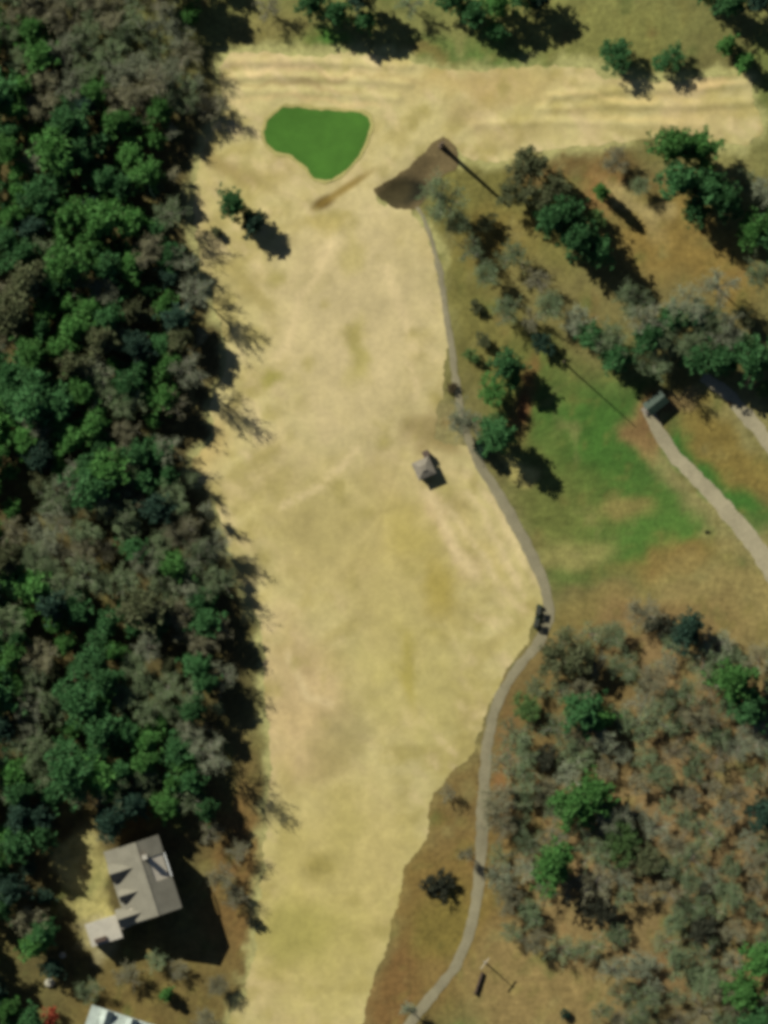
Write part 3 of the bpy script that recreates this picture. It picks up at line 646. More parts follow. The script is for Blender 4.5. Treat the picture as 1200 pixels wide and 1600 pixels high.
for a in [('pine',1052,232,'pine_bright',1.35,.95,'tall bright green pine left of the pair below the right track end'),
          ('pine',1090,236,'pine_bright',1.25,.95,'tall bright green pine right of the pair below the right track end'),
          ('pine',1058,288,'pine_deep',1.3,.9,'dark pine directly under the tall bright pair'),
          ('pine',1108,296,'pine_deep',1.25,.85,'blue green pine under the tall bright pair'),
          ('pine',1178,362,'pine_bright',1.2,.85,'bright green pine at the right border above the clay'),
          ('pine',1204,372,'pine_deep',1.1,.9,'dark pine cut by the right border above the clay'),
          ('pine',884,334,'pine_deep',1.1,.95,'dark pine between the two others below the olive trees'),
          ('pine',928,392,'pine_deep',1.0,.85,'outermost dark pine above the tan slope'),
          ('pine',1136,318,'pine_deep',1.15,.9,'dark pine right of the cluster under the tall bright pair'),
          ('pine',1086,330,'pine_deep',1.0,.85,'lowest dark pine of the cluster under the tall bright pair'),
          ('bare',1160,285,'twig_olive',.9,.8,'bare grey green tree right of the tall bright pines'),
          ('haze',1190,300,'twig_grey',.9,.8,'bare pale tree at the right border under the track'),
          ('leafy',828,266,'leaf_olive',1.55,.95,'upper broad olive green tree below the track'),
          ('leafy',806,306,'leaf_olive',1.4,1.0,'lower broad olive green tree below the track'),
          ('leafy',862,300,'leaf_olive',1.4,1.0,'right broad olive green tree beside the orange clay spot'),
          ('pine',862,346,'pine_deep',1.25,.9,'dark pine below the broad olive trees'),
          ('pine',906,378,'pine_deep',1.3,.8,'dark pine with a long shadow below the orange clay spot'),
          ('young_pine',938,300,'pine_bright',.85,1.35,'narrow bright green pine right of the orange clay spot'),
          ('leafy',930,342,'leaf_green',.7,.9,'small fresh green tree under the narrow bright pine'),
          ('haze',688,312,'twig_olive',1.3,.85,'pale grey bare tree at the top of the cart path'),
          ('haze',712,352,'twig_olive',.9,.8,'grey green bare tree below the pale one by the path top'),
          ('bare',735,392,'twig_olive',.85,.7,'thin bare tree on the olive grass by the cart path'),
          ('haze',762,430,'twig_olive',.9,.7,'grey green bare tree on the olive slope right of the upper path'),
          ('leafy',745,480,'leaf_olive',.55,.6,'small olive tree beside the path below the thin bare tree'),
          ('haze',800,400,'twig_olive',.9,.65,'grey green bare tree left of the long pine shadow'),
          ('haze',960,250,'twig_brown',.8,.6,'bare brownish tree just below the track right of centre'),
          ('haze',1000,290,'twig_olive',.7,.6,'small grey green bare tree left of the tall bright pines'),
          ('haze',860,480,'twig_olive',1.0,.7,'grey green bare tree left of the band above the lawn'),
          ('haze',985,470,'twig_olive',1.1,.8,'upper grey green bare tree in the band above the shed'),
          ('haze',1050,520,'twig_olive',1.2,.8,'wide grey green bare tree right of centre above the shed'),
          ('haze',1110,500,'twig_olive',1.1,.8,'grey green bare tree in the band towards the right border'),
          ('bare',840,440,'twig_brown',.8,.7,'bare brownish tree on the tan slope below the dark pines'),
          ('haze',900,500,'twig_grey',.95,.7,'leftmost pale bare tree of the band above the lawn'),
          ('haze',950,530,'twig_olive',1.1,.85,'grey green bare tree left in the band above the lawn'),
          ('bare',1005,500,'twig_grey',1.1,.9,'pale bare tree in the middle of the band above the lawn'),
          ('haze',1020,560,'twig_olive',1.15,.85,'large grey green bare tree just above the green shed'),
          ('haze',1068,480,'twig_grey',1.1,.9,'pale bare tree high in the band below the orange clay'),
          ('haze',1080,540,'twig_olive',1.05,.85,'grey green bare tree right of the green shed'),
          ('bare',1120,450,'twig_grey',1.1,.9,'pale bare tree below the right border pines'),
          ('haze',1140,520,'twig_grey',1.1,.9,'pale bare tree above the right gravel lane'),
          ('pine',1012,528,'pine_deep',1.2,.75,'dark pine hidden among bare trees above the green shed'),
          ('pine',962,556,'pine_deep',1.1,.7,'blue green pine hidden among bare trees above the lawn'),
          ('pine',1126,566,'pine_deep',1.25,.75,'dark pine above the upper end of the right gravel lane'),
          ('pine',1178,566,'pine_deep',1.3,.8,'dark pine at the right border above the gravel lane'),
          ('pine',925,528,'pine_deep',.95,.7,'dark pine at the left end of the band above the lawn'),
          ('pine',1048,500,'pine_deep',1.05,.75,'dark pine high in the middle of the band above the shed'),
          ('pine',1086,560,'pine_deep',1.1,.7,'dark pine right beside the green shed'),
          ('pine',1090,500,'pine_blue',1.0,.75,'blue green pine in the band right of centre'),
          ('pine',1150,545,'pine_deep',1.0,.75,'dark pine between two others above the gravel lane'),
          ('leafy',760,350,'leaf_olive',.8,.7,'low olive tree on the slope under the dead trunk shadow'),
          ('leafy',1160,495,'leaf_olive',.8,.8,'olive green tree at the right border among bare trees'),
          ('leafy',1196,610,'leaf_green',.7,.7,'fresh green tree at the right border below the gravel lane'),
          ('haze',1185,430,'twig_olive',1.0,.8,'grey green bare tree at the right border below the bright pine'),
          ('haze',790,485,'twig_olive',.85,.7,'grey green bare tree above the dark trees by the path'),
          ('bare',830,500,'twig_brown',.7,.6,'small brownish bare tree above the black round tree')]: P1(*a, G_UR)
G_PATH = 'trees and shrubs beside the cart path'
for a in [('shrub',706,606,'leaf_brown',.75,.8,'small brown shrub on the fairway edge beside the path'),
          ('leafy',735,556,'leaf_green',.6,.6,'small green tree right of the path above the brown shrub'),
          ('leafy',756,532,'leaf_olive',.6,.6,'small olive tree right of the path top of its row'),
          ('leafy',845,538,'pine_blue',.85,.7,'round near black tree at the top left corner of the lawn'),
          ('pine',792,572,'pine_deep',1.05,.72,'upper dark pine beside the red brown soil by the path'),
          ('leafy',770,612,'pine_bright',1.15,.8,'bright green tree between the path and the red soil'),
          ('leafy',800,600,'pine_deep',.7,.8,'dark round tree touching the red brown soil'),
          ('leafy',776,655,'leaf_green',.7,.8,'green tree just above the large shadow on the lawn'),
          ('pine',776,680,'pine_deep',1.2,.7,'dark pine casting the large black shadow on the lawn'),
          ('young_pine',752,700,'pine_blue',.9,.75,'dark bushy pine at the path bend below the grey tree'),
          ('haze',724,660,'twig_grey',1.0,.75,'pale grey bare tree leaning over the cart path above the hut'),
          ('shrub',684,1380,'leaf_dark',2.0,.55,'dark round shrub alone on the brown bank near the bottom'),
          ('slender',728,1332,'twig_brown',1.0,.9,'slender bare tree left of the path below the dark bend'),
          ('slender',638,1576,'twig_grey',1.0,.9,'slender bare tree beside the path at the bottom border'),
          ('bare',700,1240,'twig_brown',.55,.5,'small bare brownish tree in the notch of the fairway edge'),
          ('shrub',885,1584,'pine_blue',.8,.9,'small dark shrub on the tan clearing at the bottom'),
          ('shrub',1140,632,'leaf_brown',.35,.6,'tiny brown shrub between the two gravel drives'),
          ('shrub',1105,832,'leaf_dark',.3,.6,'tiny dark shrub on the lawn left of the gravel drive')]: P1(*a, G_PATH)
G_FW = 'trees standing out on the fairway edge'
for a in [('pine',368,322,'pine_deep',1.0,.72,'lone dark pine out on the straw turf below the putting green'),
          ('young_pine',394,350,'pine_blue',1.2,.8,'smaller blue green pine touching the lone pine on the turf'),
          ('young_pine',338,362,'leaf_olive',.55,.6,'small olive sapling left of the lone pine on the turf'),
          ('haze',330,165,'twig_brown',.9,.7,'bare brownish tree on the wood corner above the putting green')]: P1(*a, G_FW)
# --- open wood in the lower right
random.seed(33)
LR = [(868,1000),(930,985),(1000,950),(1090,985),(1150,1020),(1260,1000),(1260,1660),(1000,1660),(930,1570),(880,1500),(800,1470),(775,1400),(775,1280),(785,1180),(810,1100),(845,1040)]
GRN = [(900,1255,40,30,'pine_bright'),(926,1240,30,30,'pine_bright'),(866,1350,40,30,'pine_bright'),(968,1312,34,28,'leaf_green'),(1010,1340,30,25,'leaf_olive'),(880,1030,44,34,'leaf_olive'),
       (912,1112,34,26,'pine_deep'),(935,1122,24,20,'pine_bright'),(1148,1060,34,34,'pine_bright'),(1170,1105,28,28,'pine_deep'),
       (1075,985,30,26,'pine_blue'),(1035,975,24,20,'leaf_dark'),(825,1105,22,22,'leaf_green'),(1190,1500,30,30,'pine_bright'),(1164,1548,28,26,'pine_bright'),
       (1190,1600,34,34,'pine_deep'),(1195,1275,26,26,'pine_blue'),(1100,1450,24,24,'leaf_dark'),(940,1420,26,22,'leaf_dark'),(850,1180,22,22,'leaf_dark')]
lr = []
for cx, cy, rx, ry, m in GRN:
    k = 'pine' if m.startswith('pine') else 'leafy'
    lr.append((k, cx, cy, m, (rx+ry)/2*S/3.4*(1.0 if k == 'pine' else 1.1), .55))
pts2 = [(a[1], a[2]) for a in lr]
tries = 0
while tries < 6000:
    tries += 1
    x, y = rnd(775, 1250), rnd(950, 1650)
    if not inside(LR, np.array([x]), np.array([y]))[0]: continue
    if any((x-a)**2+(y-b)**2 < 32**2 for a, b in pts2): continue
    if any(((x-cx)/rx)**2+((y-cy)/ry)**2 < 1 for cx, cy, rx, ry in ((890,1440,60,36),(1000,1440,46,34),(830,1560,110,80),(1000,1000,40,26),(1150,940,100,60),(960,1080,40,40))): continue
    pts2.append((x, y))
    lr.append((random.choice(['thin', 'thin', 'thin', 'haze', 'mat']), x, y, random.choice(['twig_grey', 'twig_olive', 'twig_olive', 'twig_brown', 'twig_olive']), rnd(.7, 1.15), rnd(.35, .65)))
ADJ2 = dict(ADJ); ADJ2.update({'leaf_green':'fresh green tree', 'leaf_dark':'dark leafy tree', 'leaf_olive':'olive leafy tree'})
def lr_where(x, y):
    v = ('below the lawn corner' if y < 1090 else 'beside the notch' if y < 1230 else 'beside green pines' if y < 1370 else 'beside dark shrub' if y < 1470 else 'by bottom border')
    h = 'near cart path' if x < 880 else 'left of centre' if x < 990 else 'right of centre' if x < 1100 else 'by right border'
    return 'in right wood '+h+' '+v
labs = label_cells([(i, ADJ2[w_[3]], w_[1], w_[2]) for i, w_ in enumerate(lr)], lr_where)
for i, (k, x, y, m, s_, zs) in enumerate(lr): plant(k, x, y, m, s_, zs, labs[i], 'trees of the open wood in the lower right')
# --- round the houses, lower left
G_H = 'trees round the houses'
for a in [('shrub',76,1588,'leaf_red',1.3,1.3,'rusty red leafed small tree in the bottom left corner'),
          ('young_pine',262,1552,'pine_bright',.7,.8,'small green pine below the black shadow of the tan house'),
          ('pine',66,1308,'pine_deep',.85,.8,'dark pine casting a slanting shadow across the sandy yard'),
          ('young_pine',72,1400,'pine_blue',.9,.8,'blue green pine at the left edge of the sandy yard'),
          ('shrub',396,1440,'leaf_dark',.9,1.0,'dark shrub on the fairway edge right of the tan house'),
          ('pine',322,1262,'pine_deep',.85,.8,'dark pine right above the tan house'),
          ('haze',345,1370,'twig_brown',.8,.6,'brownish bare tree right of the tan house shadow'),
          ('haze',170,1300,'twig_brown',.7,.6,'brownish bare tree touching the upper end of the tan house'),
          ('pine',176,1282,'pine_blue',1.15,1.0,'tall blue green pine added to shade the upper end of the tan roof'),  # pine added so its shadow breaks up the roof
          ('pine',70,1452,'pine_deep',1.0,.8,'dark pine left of the flat garage roof'),
          ('pine',84,1510,'pine_blue',.7,.7,'blue green pine just above the large pale boulder'),
          ('haze',200,1520,'twig_brown',.8,.55,'brownish bare tree above the pale roofed house'),
          ('haze',245,1500,'twig_olive',.7,.5,'grey green bare tree just under the tan house shadow'),
          ('haze',340,1540,'twig_brown',.75,.5,'brownish bare tree near the fairway below the tan house'),
          ('haze',140,1545,'twig_olive',.75,.55,'grey green bare tree between boulder and pale roofed house'),
          ('haze',368,1400,'twig_brown',.7,.5,'brownish bare tree beside the fairway above the dark shrub'),
          ('bare',330,1300,'twig_brown',.8,.7,'bare brownish tree between the tan house and the fairway'),
          ('bare',372,1330,'twig_brown',.7,.6,'small bare brownish tree near the fairway above the dark shrub'),
          ('bare',300,1250,'twig_olive',.9,.7,'bare grey green tree above the tan house'),
          ('haze',320,1590,'twig_brown',.7,.6,'bare brownish tree right of the pale roofed house'),
          ('haze',280,1515,'twig_brown',.6,.5,'small brownish bare tree between the two houses'),
          ('pine',300,1215,'pine_deep',.9,.8,'dark pine at the lower tip of the left wood')]: P1(*a, G_H)

# ------------------------------------------------------------------ buildings
M['shingle'] = surf_mat('tan grey shingles', alb((130,125,110)), scales=((.4, .85, 1.12), (3, .88, 1.12), (14, .85, 1.15)), bump=.01, bscale=9)
M['siding'] = flat_mat('beige siding', (.42,.37,.29))
M['trim'] = flat_mat('white trim', (.70,.70,.66), .5, var=.06)
M['glass'] = flat_mat('window glass', (.03,.035,.04), .08)
M['brick'] = flat_mat('red brown brick', (.26,.12,.085), .9)
M['deck'] = flat_mat('weathered deck boards', (.23,.20,.16))
M['white_roof'] = surf_mat('pale metal roof', (.33,.37,.33), scales=((.5, .7, 1.15), (5, .92, 1.08)), rough=.5)
M['green_roof'] = surf_mat('dark green metal roof', (.030,.050,.034), scales=((.6, .75, 1.2), (6, .85, 1.15)), rough=.5)
M['hut_roof'] = surf_mat('weathered hut roof', (.20,.175,.135), scales=((.8, .75, 1.2), (6, .85, 1.15)))
M['wood_dark'] = flat_mat('dark stained timber', (.075,.052,.040))
M['pale_wood'] = flat_mat('pale weathered wood', (.40,.34,.25))
M['rock'] = surf_mat('pale rock', (.34,.32,.25), scales=((1.2, .8, 1.15), (6, .8, 1.15)), bump=.05, bscale=4)
M['conc'] = surf_mat('concrete', (.36,.33,.27), scales=((.6, .88, 1.1), (6, .9, 1.1)))

def gable_dormer(parent, u, yl, w_, zr, run, pitch, name='dormer'):
    """dormer on the left slope: ridge runs along -y from yl; wall, two roof slopes and a window"""
    h = w_/2*pitch
    d = MB().prism([(u-w_/2+.15, zr-h-3.2), (u+w_/2-.15, zr-h-3.2), (u+w_/2-.15, zr-h), (u, zr-.12), (u-w_/2+.15, zr-h)], 'y', yl+.25, yl+run).build(name, M['siding'], parent)
    for s_ in (-1, 1):
        MB().slab([(u, yl, zr), (u, yl+run, zr), (u+s_*w_/2, yl+run, zr-h), (u+s_*w_/2, yl, zr-h)] if s_ < 0 else
                  [(u, yl+run, zr), (u, yl, zr), (u+w_/2, yl, zr-h), (u+w_/2, yl+run, zr-h)], .12).build('roof_slope', M['shingle'] if name == 'dormer' else M['white_roof'], d)
    MB().box(u-.5, u+.5, yl+.20, yl+.26, zr-h-1.3, zr-h-.1).build('window', M['glass'], d)
    return d
def window(parent, axis_, a, fixed, z0, wd=1.1, hh=1.4, out=1):
    fr = MB(); pn = MB(); t = .05*out
    if axis_ == 'x':
        fr.box(a-wd/2-.1, a+wd/2+.1, min(fixed, fixed+t), max(fixed, fixed+t), z0-.1, z0+hh+.1); pn.box(a-wd/2, a+wd/2, min(fixed+t, fixed+1.4*t), max(fixed+t, fixed+1.4*t), z0, z0+hh)
    else:
        fr.box(min(fixed, fixed+t), max(fixed, fixed+t), a-wd/2-.1, a+wd/2+.1, z0-.1, z0+hh+.1); pn.box(min(fixed+t, fixed+1.4*t), max(fixed+t, fixed+1.4*t), a-wd/2, a+wd/2, z0, z0+hh)
    o = fr.build('window', M['trim'], parent); pn.build('pane', M['glass'], o); return o
# tan house: local x along the ridge (towards the photograph's bottom), -y the sunlit side
hx, hy = X(233), Y(1369); h0 = hz(hx, hy)-.3
house = empty('house', (hx, hy, h0), math.atan2(-.952, .306))
tag(house, 'tall tan roofed house with dormers beside the sandy yard', 'house')
ZR = 12.4; PL = .50
def zl(y): return ZR-abs(y)*PL                # height of the roof plane
wl = MB().prism([(-7.5, 0), (5.0, 0), (5.0, zl(5.0)-.2), (0, ZR-.2), (-7.5, zl(7.5)-.2)], 'x', -8.5, 8.4).build('wall', M['siding'], house)
rl = MB().slab([(-9, 0, ZR), (-9, -8.0, zl(8.0)), (5.2, -8.0, zl(8.0)), (5.2, -5.6, zl(5.6)), (8.9, -5.6, zl(5.6)), (8.9, 0, ZR)], .22).build('roof', M['shingle'], house)
rl['label'] = 'sunlit tan roof slope'
r1 = MB().slab([(-9, 0, ZR), (-4.6, 0, ZR), (-4.6, 5.5, zl(5.5)), (-9, 5.5, zl(5.5))], .22).build('roof', M['shingle'], house)
r2 = MB().slab([(1.2, 0, ZR), (8.9, 0, ZR), (8.9, 5.6, zl(5.6)), (1.2, 5.6, zl(5.6))], .22).build('roof', M['shingle'], house)
r3 = MB().slab([(-4.6, 0, ZR-.02), (1.2, 0, ZR-.02), (1.2, 1.6, zl(1.6)-.02), (-4.6, 1.6, zl(1.6)-.02)], .2).build('roof', M['shingle'], house)
MB().box(-9.0, 8.9, -.14, .14, ZR-.10, ZR+.07).build('ridge_cap', M['shingle'], house)
bal = MB().box(-4.55, 1.15, 1.7, 5.6, 8.6, 8.8).build('balcony', M['deck'], house)
for k in range(7): MB().box(-4.5+k*.92, -4.38+k*.92, 5.45, 5.57, 8.8, 9.85).build('post', M['trim'], bal)
MB().box(-4.55, 1.15, 5.4, 5.62, 9.85, 9.97).build('rail', M['trim'], bal)
for (a, b, c, d) in ((-4.0, -3.0, 2.4, 3.4), (-1.2, .4, 3.8, 4.9)): MB().box(a, b, c, d, 8.8, 9.6).build('white_bench', M['trim'], bal)
ch = MB().box(-5.6, -4.7, .6, 1.6, 9.0, 14.0).build('chimney', M['brick'], house); MB().box(-5.7, -4.6, .5, 1.7, 14.0, 14.18).build('cap', M['conc'], ch)
gable_dormer(house, -3.6, -8.1, 4.4, 11.3, 6.2, 1.05)
gable_dormer(house, 2.0, -7.6, 3.0, 11.0, 5.2, 1.05)
gable_dormer(house, 7.0, -9.6, 4.6, 10.6, 6.6, 1.05)
for a in (-6.5, -3, 0.5): window(house, 'x', a, -7.5, 4.5, out=-1); window(house, 'x', a, -7.5, 1.2, out=-1)
for a in (-5, -2, 1): window(house, 'y', a, 8.4, 5.6, out=1); window(house, 'y', a, 8.4, 2.2, out=1)
for a in (-6.8, 3.0, 6.5): window(house, 'x', a, 5.0, 5.6, out=1); window(house, 'x', a, 5.0, 2.0, out=1)
dr = MB().box(3.6, 4.8, -7.58, -7.5, .2, 2.4).build('door', M['wood_dark'], house); MB().box(4.55, 4.65, -7.66, -7.58, 1.2, 1.3).build('handle', M['trim'], dr)
# garage wing
gw = MB().box(6.2, 11.2, -17.2, -10.2, 0, 5.0).build('garage_wing', M['siding'], house)
MB().slab([(5.9, -17.5, 5.1), (11.5, -17.5, 5.1), (11.5, -9.9, 5.4), (5.9, -9.9, 5.4)][::-1], .2).build('roof', M['conc'], gw)
MB().box(9.9, 10.9, -16.4, -13.6, 5.1, 5.9).build('roof_box', M['wood_dark'], gw)
MB().box(6.12, 6.2, -16.2, -11.4, .2, 2.6).build('garage_door', M['trim'], gw)
lk = MB().box(6.4, 9.6, -10.2, -7.4, 0, 5.2).build('link_wing', M['siding'], house)
# pale roofed house at the bottom border
px_, py_ = X(188), Y(1618)
h2 = empty('house', (px_, py_, hz(px_, py_)-.3), math.radians(-18))
tag(h2, 'pale white roofed house cut off by the bottom border', 'house')
MB().prism([(-4.6, 0), (4.6, 0), (4.6, 4.4), (0, 6.6), (-4.6, 4.4)], 'x', -8.0, 8.0).build('wall', M['siding'], h2)
for s_ in (-1, 1):
    q = [(-8.5, 0, 6.85), (8.5, 0, 6.85), (8.5, s_*5.2, 4.35), (-8.5, s_*5.2, 4.35)]
    rf = MB().slab(q if s_ < 0 else q[::-1], .16).build('roof', M['white_roof'], h2)
    for k in range(17):
        xx = -8.2+k*1.02; zz = .03
        MB().slab([(xx, 0, 6.85+.07), (xx+.06, 0, 6.85+.07), (xx+.06, s_*5.2, 4.35+.07), (xx, s_*5.2, 4.35+.07)], .07).build('seam', M['white_roof'], rf)
for u in (-4.5, 1.6):
    d = MB().prism([(u-1.2, 4.2), (u+1.2, 4.2), (u+1.2, 5.6), (u, 6.9), (u-1.2, 5.6)], 'y', .8, 5.0).build('dormer', M['trim'], h2)
    MB().slab([(u, .6, 7.05), (u, 5.2, 7.05), (u-1.45, 5.2, 5.45), (u-1.45, .6, 5.45)], .1).build('roof_slope', M['white_roof'], d)
    MB().slab([(u, 5.2, 7.05), (u, .6, 7.05), (u+1.45, .6, 5.45), (u+1.45, 5.2, 5.45)], .1).build('roof_slope', M['white_roof'], d)
    MB().box(u-.5, u+.5, 5.0, 5.05, 4.5, 5.6).build('window', M['glass'], d)
for a in (-6, -3, 0, 3, 6): window(h2, 'x', a, 4.6, 1.2, out=1)
window(h2, 'y', 0, 8.0, 1.3, out=1); window(h2, 'y', 2.4, 8.0, 1.3, out=1)

# hut on the fairway
hx, hy = X(662), Y(732); zb = hz(hx, hy)
hut = empty('hut', (hx, hy, zb), math.radians(24))
tag(hut, 'small square brown hut standing on the fairway', 'hut')
MB().box(-1.8, 1.8, -1.8, 1.8, -.1, 2.3).build('wall', M['wood_dark'], hut)
rf = MB().add([(-2.2, -2.2, 2.3), (2.2, -2.2, 2.3), (2.2, 2.2, 2.3), (-2.2, 2.2, 2.3), (-.7, -.7, 3.0), (.7, -.7, 3.0), (.7, .7, 3.0), (-.7, .7, 3.0)],
              [(3,2,1,0), (4,5,6,7), (0,1,5,4), (1,2,6,5), (2,3,7,6), (3,0,4,7)]).build('roof', M['hut_roof'], hut)
MB().box(-.55, .55, -.55, .55, 3.0, 3.18).build('vent', M['hut_roof'], rf)
dr = MB().box(-.5, .5, -1.86, -1.8, 0, 2.0).build('door', M['pale_wood'], hut); MB().box(.3, .4, -1.92, -1.86, .95, 1.05).build('handle', M['trim'], dr)
lt = MB().box(1.15, 2.5, 2.2, 3.6, -.1, 1.9).build('side_box', M['wood_dark'], hut); MB().slab([(1.05, 2.22, 2.2), (2.6, 2.22, 2.2), (2.6, 3.7, 1.95), (1.05, 3.7, 1.95)], .08).build('roof', M['wood_dark'], lt)
window(hut, 'y', 0, 1.8, 1.0, .9, .8)

# green roofed shed at the head of the drive
hx, hy = X(1024), Y(630); zb = hz(hx, hy)
sh = empty('shed', (hx, hy, zb), math.radians(38))
tag(sh, 'dark green roofed shed at the head of the gravel driveway', 'shed')
MB().prism([(-1.4, -.1), (1.4, -.1), (1.4, 2.2), (0, 2.75), (-1.4, 2.2)], 'x', -2.5, 2.5).build('wall', M['deck'], sh)
for s_ in (-1, 1):
    q = [(-2.7, 0, 2.9), (2.7, 0, 2.9), (2.7, s_*1.7, 2.2), (-2.7, s_*1.7, 2.2)]
    rf = MB().slab(q if s_ < 0 else q[::-1], .08).build('roof', M['green_roof'], sh)
    for k in range(8): MB().slab([(-2.6+k*.73, 0, 2.95), (-2.54+k*.73, 0, 2.95), (-2.54+k*.73, s_*1.7, 2.25), (-2.6+k*.73, s_*1.7, 2.25)], .05).build('seam', M['green_roof'], rf)
dr = MB().box(-2.56, -2.5, -.7, .7, 0, 2.0).build('door', M['deck'], sh); MB().box(-2.62, -2.56, .5, .58, .95, 1.1).build('handle', M['wood_dark'], dr)
MB().box(-3.6, -2.62, -1.0, 1.0, -.05, .35).build('ramp', M['deck'], sh)

# golf carts beside the path
M['cart_body'] = flat_mat('dark green cart body', (.020,.035,.024), .4)
M['cart_roof'] = flat_mat('dark canopy', (.040,.042,.032), .6)
M['rubber'] = flat_mat('tyre rubber', (.02,.02,.02), .85)
M['seat'] = flat_mat('tan seat vinyl', (.30,.25,.17), .6)
def golf_cart(loc, rz, label):
    r = empty('golf_cart', loc, rz); tag(r, label, 'golf cart', 'golf carts beside the path')
    MB().prism([(-1.25, .32), (1.2, .32), (1.28, .55), (1.05, .85), (.65, .98), (.55, .45), (-.15, .42), (-.2, .72), (-1.15, .78), (-1.28, .55)], 'y', -.58, .58).build('body', M['cart_body'], r)
    MB().box(-.72, -.18, -.52, .52, .74, .9).build('seat', M['seat'], r); MB().box(-.86, -.74, -.52, .52, .9, 1.3).build('backrest', M['seat'], r)
    rf = MB().slab([(-1.15, -.6, 1.86), (.75, -.6, 1.86), (.75, .6, 1.86), (-1.15, .6, 1.86)], .07).build('canopy', M['cart_roof'], r)
    MB().slab([(-1.0, -.45, 1.92), (.6, -.45, 1.92), (.6, .45, 1.92), (-1.0, .45, 1.92)], .058).build('crown_panel', M['cart_roof'], rf)
    for x0, x1 in ((.92, .65), (-1.1, -1.05)):
        for y_ in (-.52, .52): MB().tube([(x0, y_, .8), (x1, y_, 1.8)], [.025, .025], 5).build('post', M['cart_roof'], r)
    MB().tube([(.62, -.28, .95), (.38, -.28, 1.15)], [.02, .02], 5).build('steering_column', M['rubber'], r)
    sw = MB(); sw.tube([(.36+.1*math.cos(a)*.5, -.28+.19*math.sin(a), 1.17+.16*math.cos(a)) for a in [k*math.pi/6 for k in range(13)]], [.018]*13, 5, False); sw.build('steering_wheel', M['rubber'], r)
    for x_ in (-.82, .86):
        for y_ in (-.5, .5):
            wv = MB().tube([(x_, y_-.1, .23), (x_, y_+.1, .23)], [.23, .23], 14).build('wheel', M['rubber'], r)
            MB().tube([(x_, y_-.112, .23), (x_, y_+.112, .23)], [.11, .11], 10).build('hub', M['trim'], wv)
    bg_ = MB().box(-1.55, -1.22, -.5, .5, .5, .58).build('bag_rack', M['rubber'], r)
    for y_ in (-.25, .25): MB().tube([(-1.4, y_, .55), (-1.5, y_, 1.4)], [.15, .16], 9).build('golf_bag', M['cart_body'], r)
    return r
for (a, b, l) in ((841.5, 953, 'upper of two dark canopied golf carts beside the path bend'), (838.5, 972, 'lower of two dark canopied golf carts beside the path bend')):
    x_, y_ = X(a), Y(b); golf_cart((x_, y_, hz(x_, y_)+.05), math.radians(81), l)

# poles, snag and small things
def pole(px, py, H, r0, label, mat, arm=None, name='utility_pole', cat='pole', az=0):
    x_, y_ = X(px), Y(py); r = empty(name, (x_, y_, hz(x_, y_)-.1), az); tag(r, label, cat)
    p = MB().tube([(0, 0, 0), (0, 0, H*.15), (.05, .02, H*.6), (0, .08, H)], [r0*1.6, r0*1.1, r0*.85, r0*.6], 9).build('trunk' if name == 'dead_tree' else 'shaft', M[mat], r)
    if arm: MB().box(-arm/2, arm/2, -.12, .12, H-.5, H-.3).build('crossarm', M['pale_wood'], r)
    return r
sn = pole(690, 229, 14.0, .52, 'tall dead tree trunk at the top corner of the bare hollow', 'bark', None, 'dead_tree', 'dead tree')
for k, (z_, a, l) in enumerate(((6.5, .6, 1.4), (7.6, 2.6, 1.2), (8.6, 4.4, 1.3), (9.6, 1.4, .9), (10.3, 3.5, .8))):
    MB().tube([(0, 0, z_), (math.cos(a)*l*.6, math.sin(a)*l*.6, z_+.4), (math.cos(a)*l, math.sin(a)*l, z_+.5)], [.1, .06, .02], 5).build('limb', M['bark'], sn)
pole(757, 1503, 6.4, .17, 'pale wooden pole with crossarm beside the bottom of the path', 'bark_grey', 3.2, az=math.radians(52))
pole(880, 566, 14.5, .17, 'tall slim dead trunk throwing a thin shadow across the lawn', 'bark', None, 'dead_tree', 'dead tree')
x_, y_ = X(748), Y(1536)
hd = empty('timber_wall', (x_, y_, hz(x_, y_)-.1), math.radians(-109)); tag(hd, 'low dark timber wall below the pale wooden pole', 'wall')
for k in range(3): MB().box(-2.7, 2.7, -.24+.02*k, .24-.02*k, .32*k, .32*k+.30).build('timber', M['wood_dark'], hd)
for k in range(4): MB().box(-2.6+k*1.7, -2.4+k*1.7, -.36, -.245, 0, 1.1).build('post', M['wood_dark'], hd)
def boulder(px, py, r, label):
    random.seed(int(px)); v = []; f = []; n = 10; m = 6
    for i in range(m+1):
        for k in range(n):
            a = math.pi*i/m; b = 2*math.pi*k/n; q = r*rnd(.85, 1.15)
            v.append((q*math.sin(a)*math.cos(b), q*math.sin(a)*math.sin(b), q*.6*math.cos(a)))
    for i in range(m):
        for k in range(n): f.append((i*n+k, (i+1)*n+k, (i+1)*n+(k+1) % n, i*n+(k+1) % n))
    o = mesh_obj('boulder', v, f, M['rock'], None, True); x_, y_ = X(px), Y(py); o.location = (x_, y_, hz(x_, y_)+r*.3)
    tag(o, label, 'boulder', 'boulders below the tan house')
boulder(78, 1535, 1.15, 'large pale boulder above the rusty red tree')
boulder(98, 1492, .75, 'small pale boulder below the sandy yard')

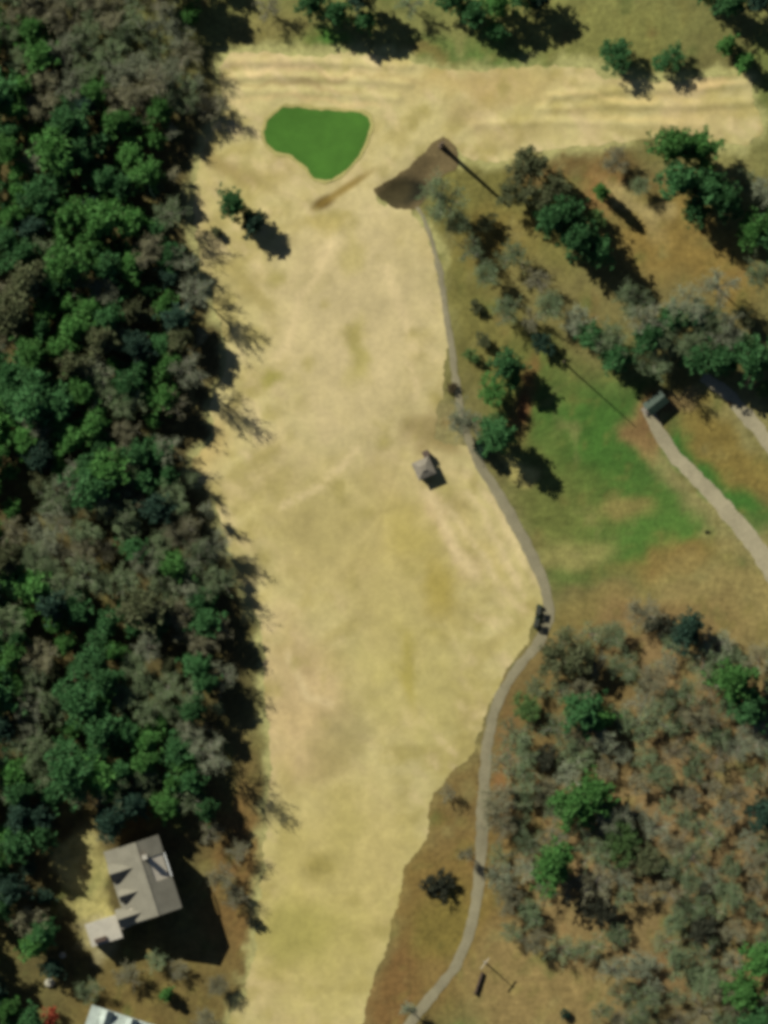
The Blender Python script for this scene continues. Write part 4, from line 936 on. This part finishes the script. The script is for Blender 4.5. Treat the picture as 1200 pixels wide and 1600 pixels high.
# ------------------------------------------------------------------ rough grass and brush nobody could count
def tuft_field(name, n, label, cat, mat, accept, blades, L, W, seed):
    r = np.random.default_rng(seed); random.seed(seed)
    x = r.uniform(-95, 95, n); y = r.uniform(-125, 125, n)
    if name == 'brush': x = r.uniform(20, 95, n); y = r.uniform(-125, -20, n)
    ok = accept(x, y) & ~inside(fair_poly, x, y)
    for c, wd in ((path_c, 1.7), (drive_c, 2.9), (drive2_c, 2.4)): ok &= line_dist(x, y, c[::4]+[c[-1]]) > wd
    x = x[ok]; y = y[ok]; z = height(x, y)-.03; m = len(x)
    a = r.uniform(0, 2*np.pi, (m, blades)); ln = L*r.uniform(.5, 1.3, (m, blades)); tilt = r.uniform(.25, .95, (m, blades)); ox = r.normal(0, L*.5, (m, blades)); oy = r.normal(0, L*.5, (m, blades))
    bx = (x[:, None]+ox); by = (y[:, None]+oy); bz = np.repeat(z[:, None], blades, 1)
    dx = np.cos(a); dy = np.sin(a)
    p0 = np.stack([bx-dy*W, by+dx*W, bz], -1); p1 = np.stack([bx+dy*W, by-dx*W, bz], -1); p2 = np.stack([bx+dx*ln*tilt, by+dy*ln*tilt, bz+ln*np.sqrt(1-tilt**2)], -1)
    v = np.stack([p0, p1, p2], 2).reshape(-1, 3); f = np.arange(len(v)).reshape(-1, 3)
    me = bpy.data.meshes.new(name); me.vertices.add(len(v)); me.vertices.foreach_set('co', v.astype(np.float32).ravel())
    me.loops.add(len(v)); me.loops.foreach_set('vertex_index', f.astype(np.int32).ravel()); me.polygons.add(len(f)); me.polygons.foreach_set('loop_start', np.arange(0, len(v), 3, dtype=np.int32))
    me.update(calc_edges=True); me.materials.append(M[mat])
    o = bpy.data.objects.new(name, me); C.objects.link(o); tag(o, label, cat, kind='stuff')
def px_ell(x, y, *a): return ell(x/S+600, 800-y/S, *a) > .5
lawnish = lambda x, y: px_ell(x, y, 960, 720, 180, 160, 40) | px_ell(x, y, 1120, 735, 34, 130, -42) | px_ell(x, y, 142, 1388, 50, 100, -18)
woody = lambda x, y: inside(px_line(LR), x, y) | px_ell(x, y, 690, 1440, 80, 220) | px_ell(x, y, 380, 1430, 50, 250) | inside(px_line(WOOD), x, y)
tuft_field('rough_grass', 42000, 'dry rough grass around the lawn and above the track', 'grass', 'grass_tuft', lambda x, y: ~lawnish(x, y) & ~woody(x, y) & (vnoise(x, y, 5, 301) > -.1), 5, .42, .05, 5)
tuft_field('undergrowth', 46000, 'dry brush and litter on the woodland floor', 'undergrowth', 'brush', lambda x, y: woody(x, y) & (vnoise(x, y, 4, 311) > -.15), 6, .55, .05, 6)
tuft_field('brush', 15000, 'grey green scrub brush under the lower right wood', 'brush', 'twig_olive', lambda x, y: inside(px_line(LR), x, y) & (vnoise(x, y, 3.5, 321) > -.05), 9, .95, .06, 8)
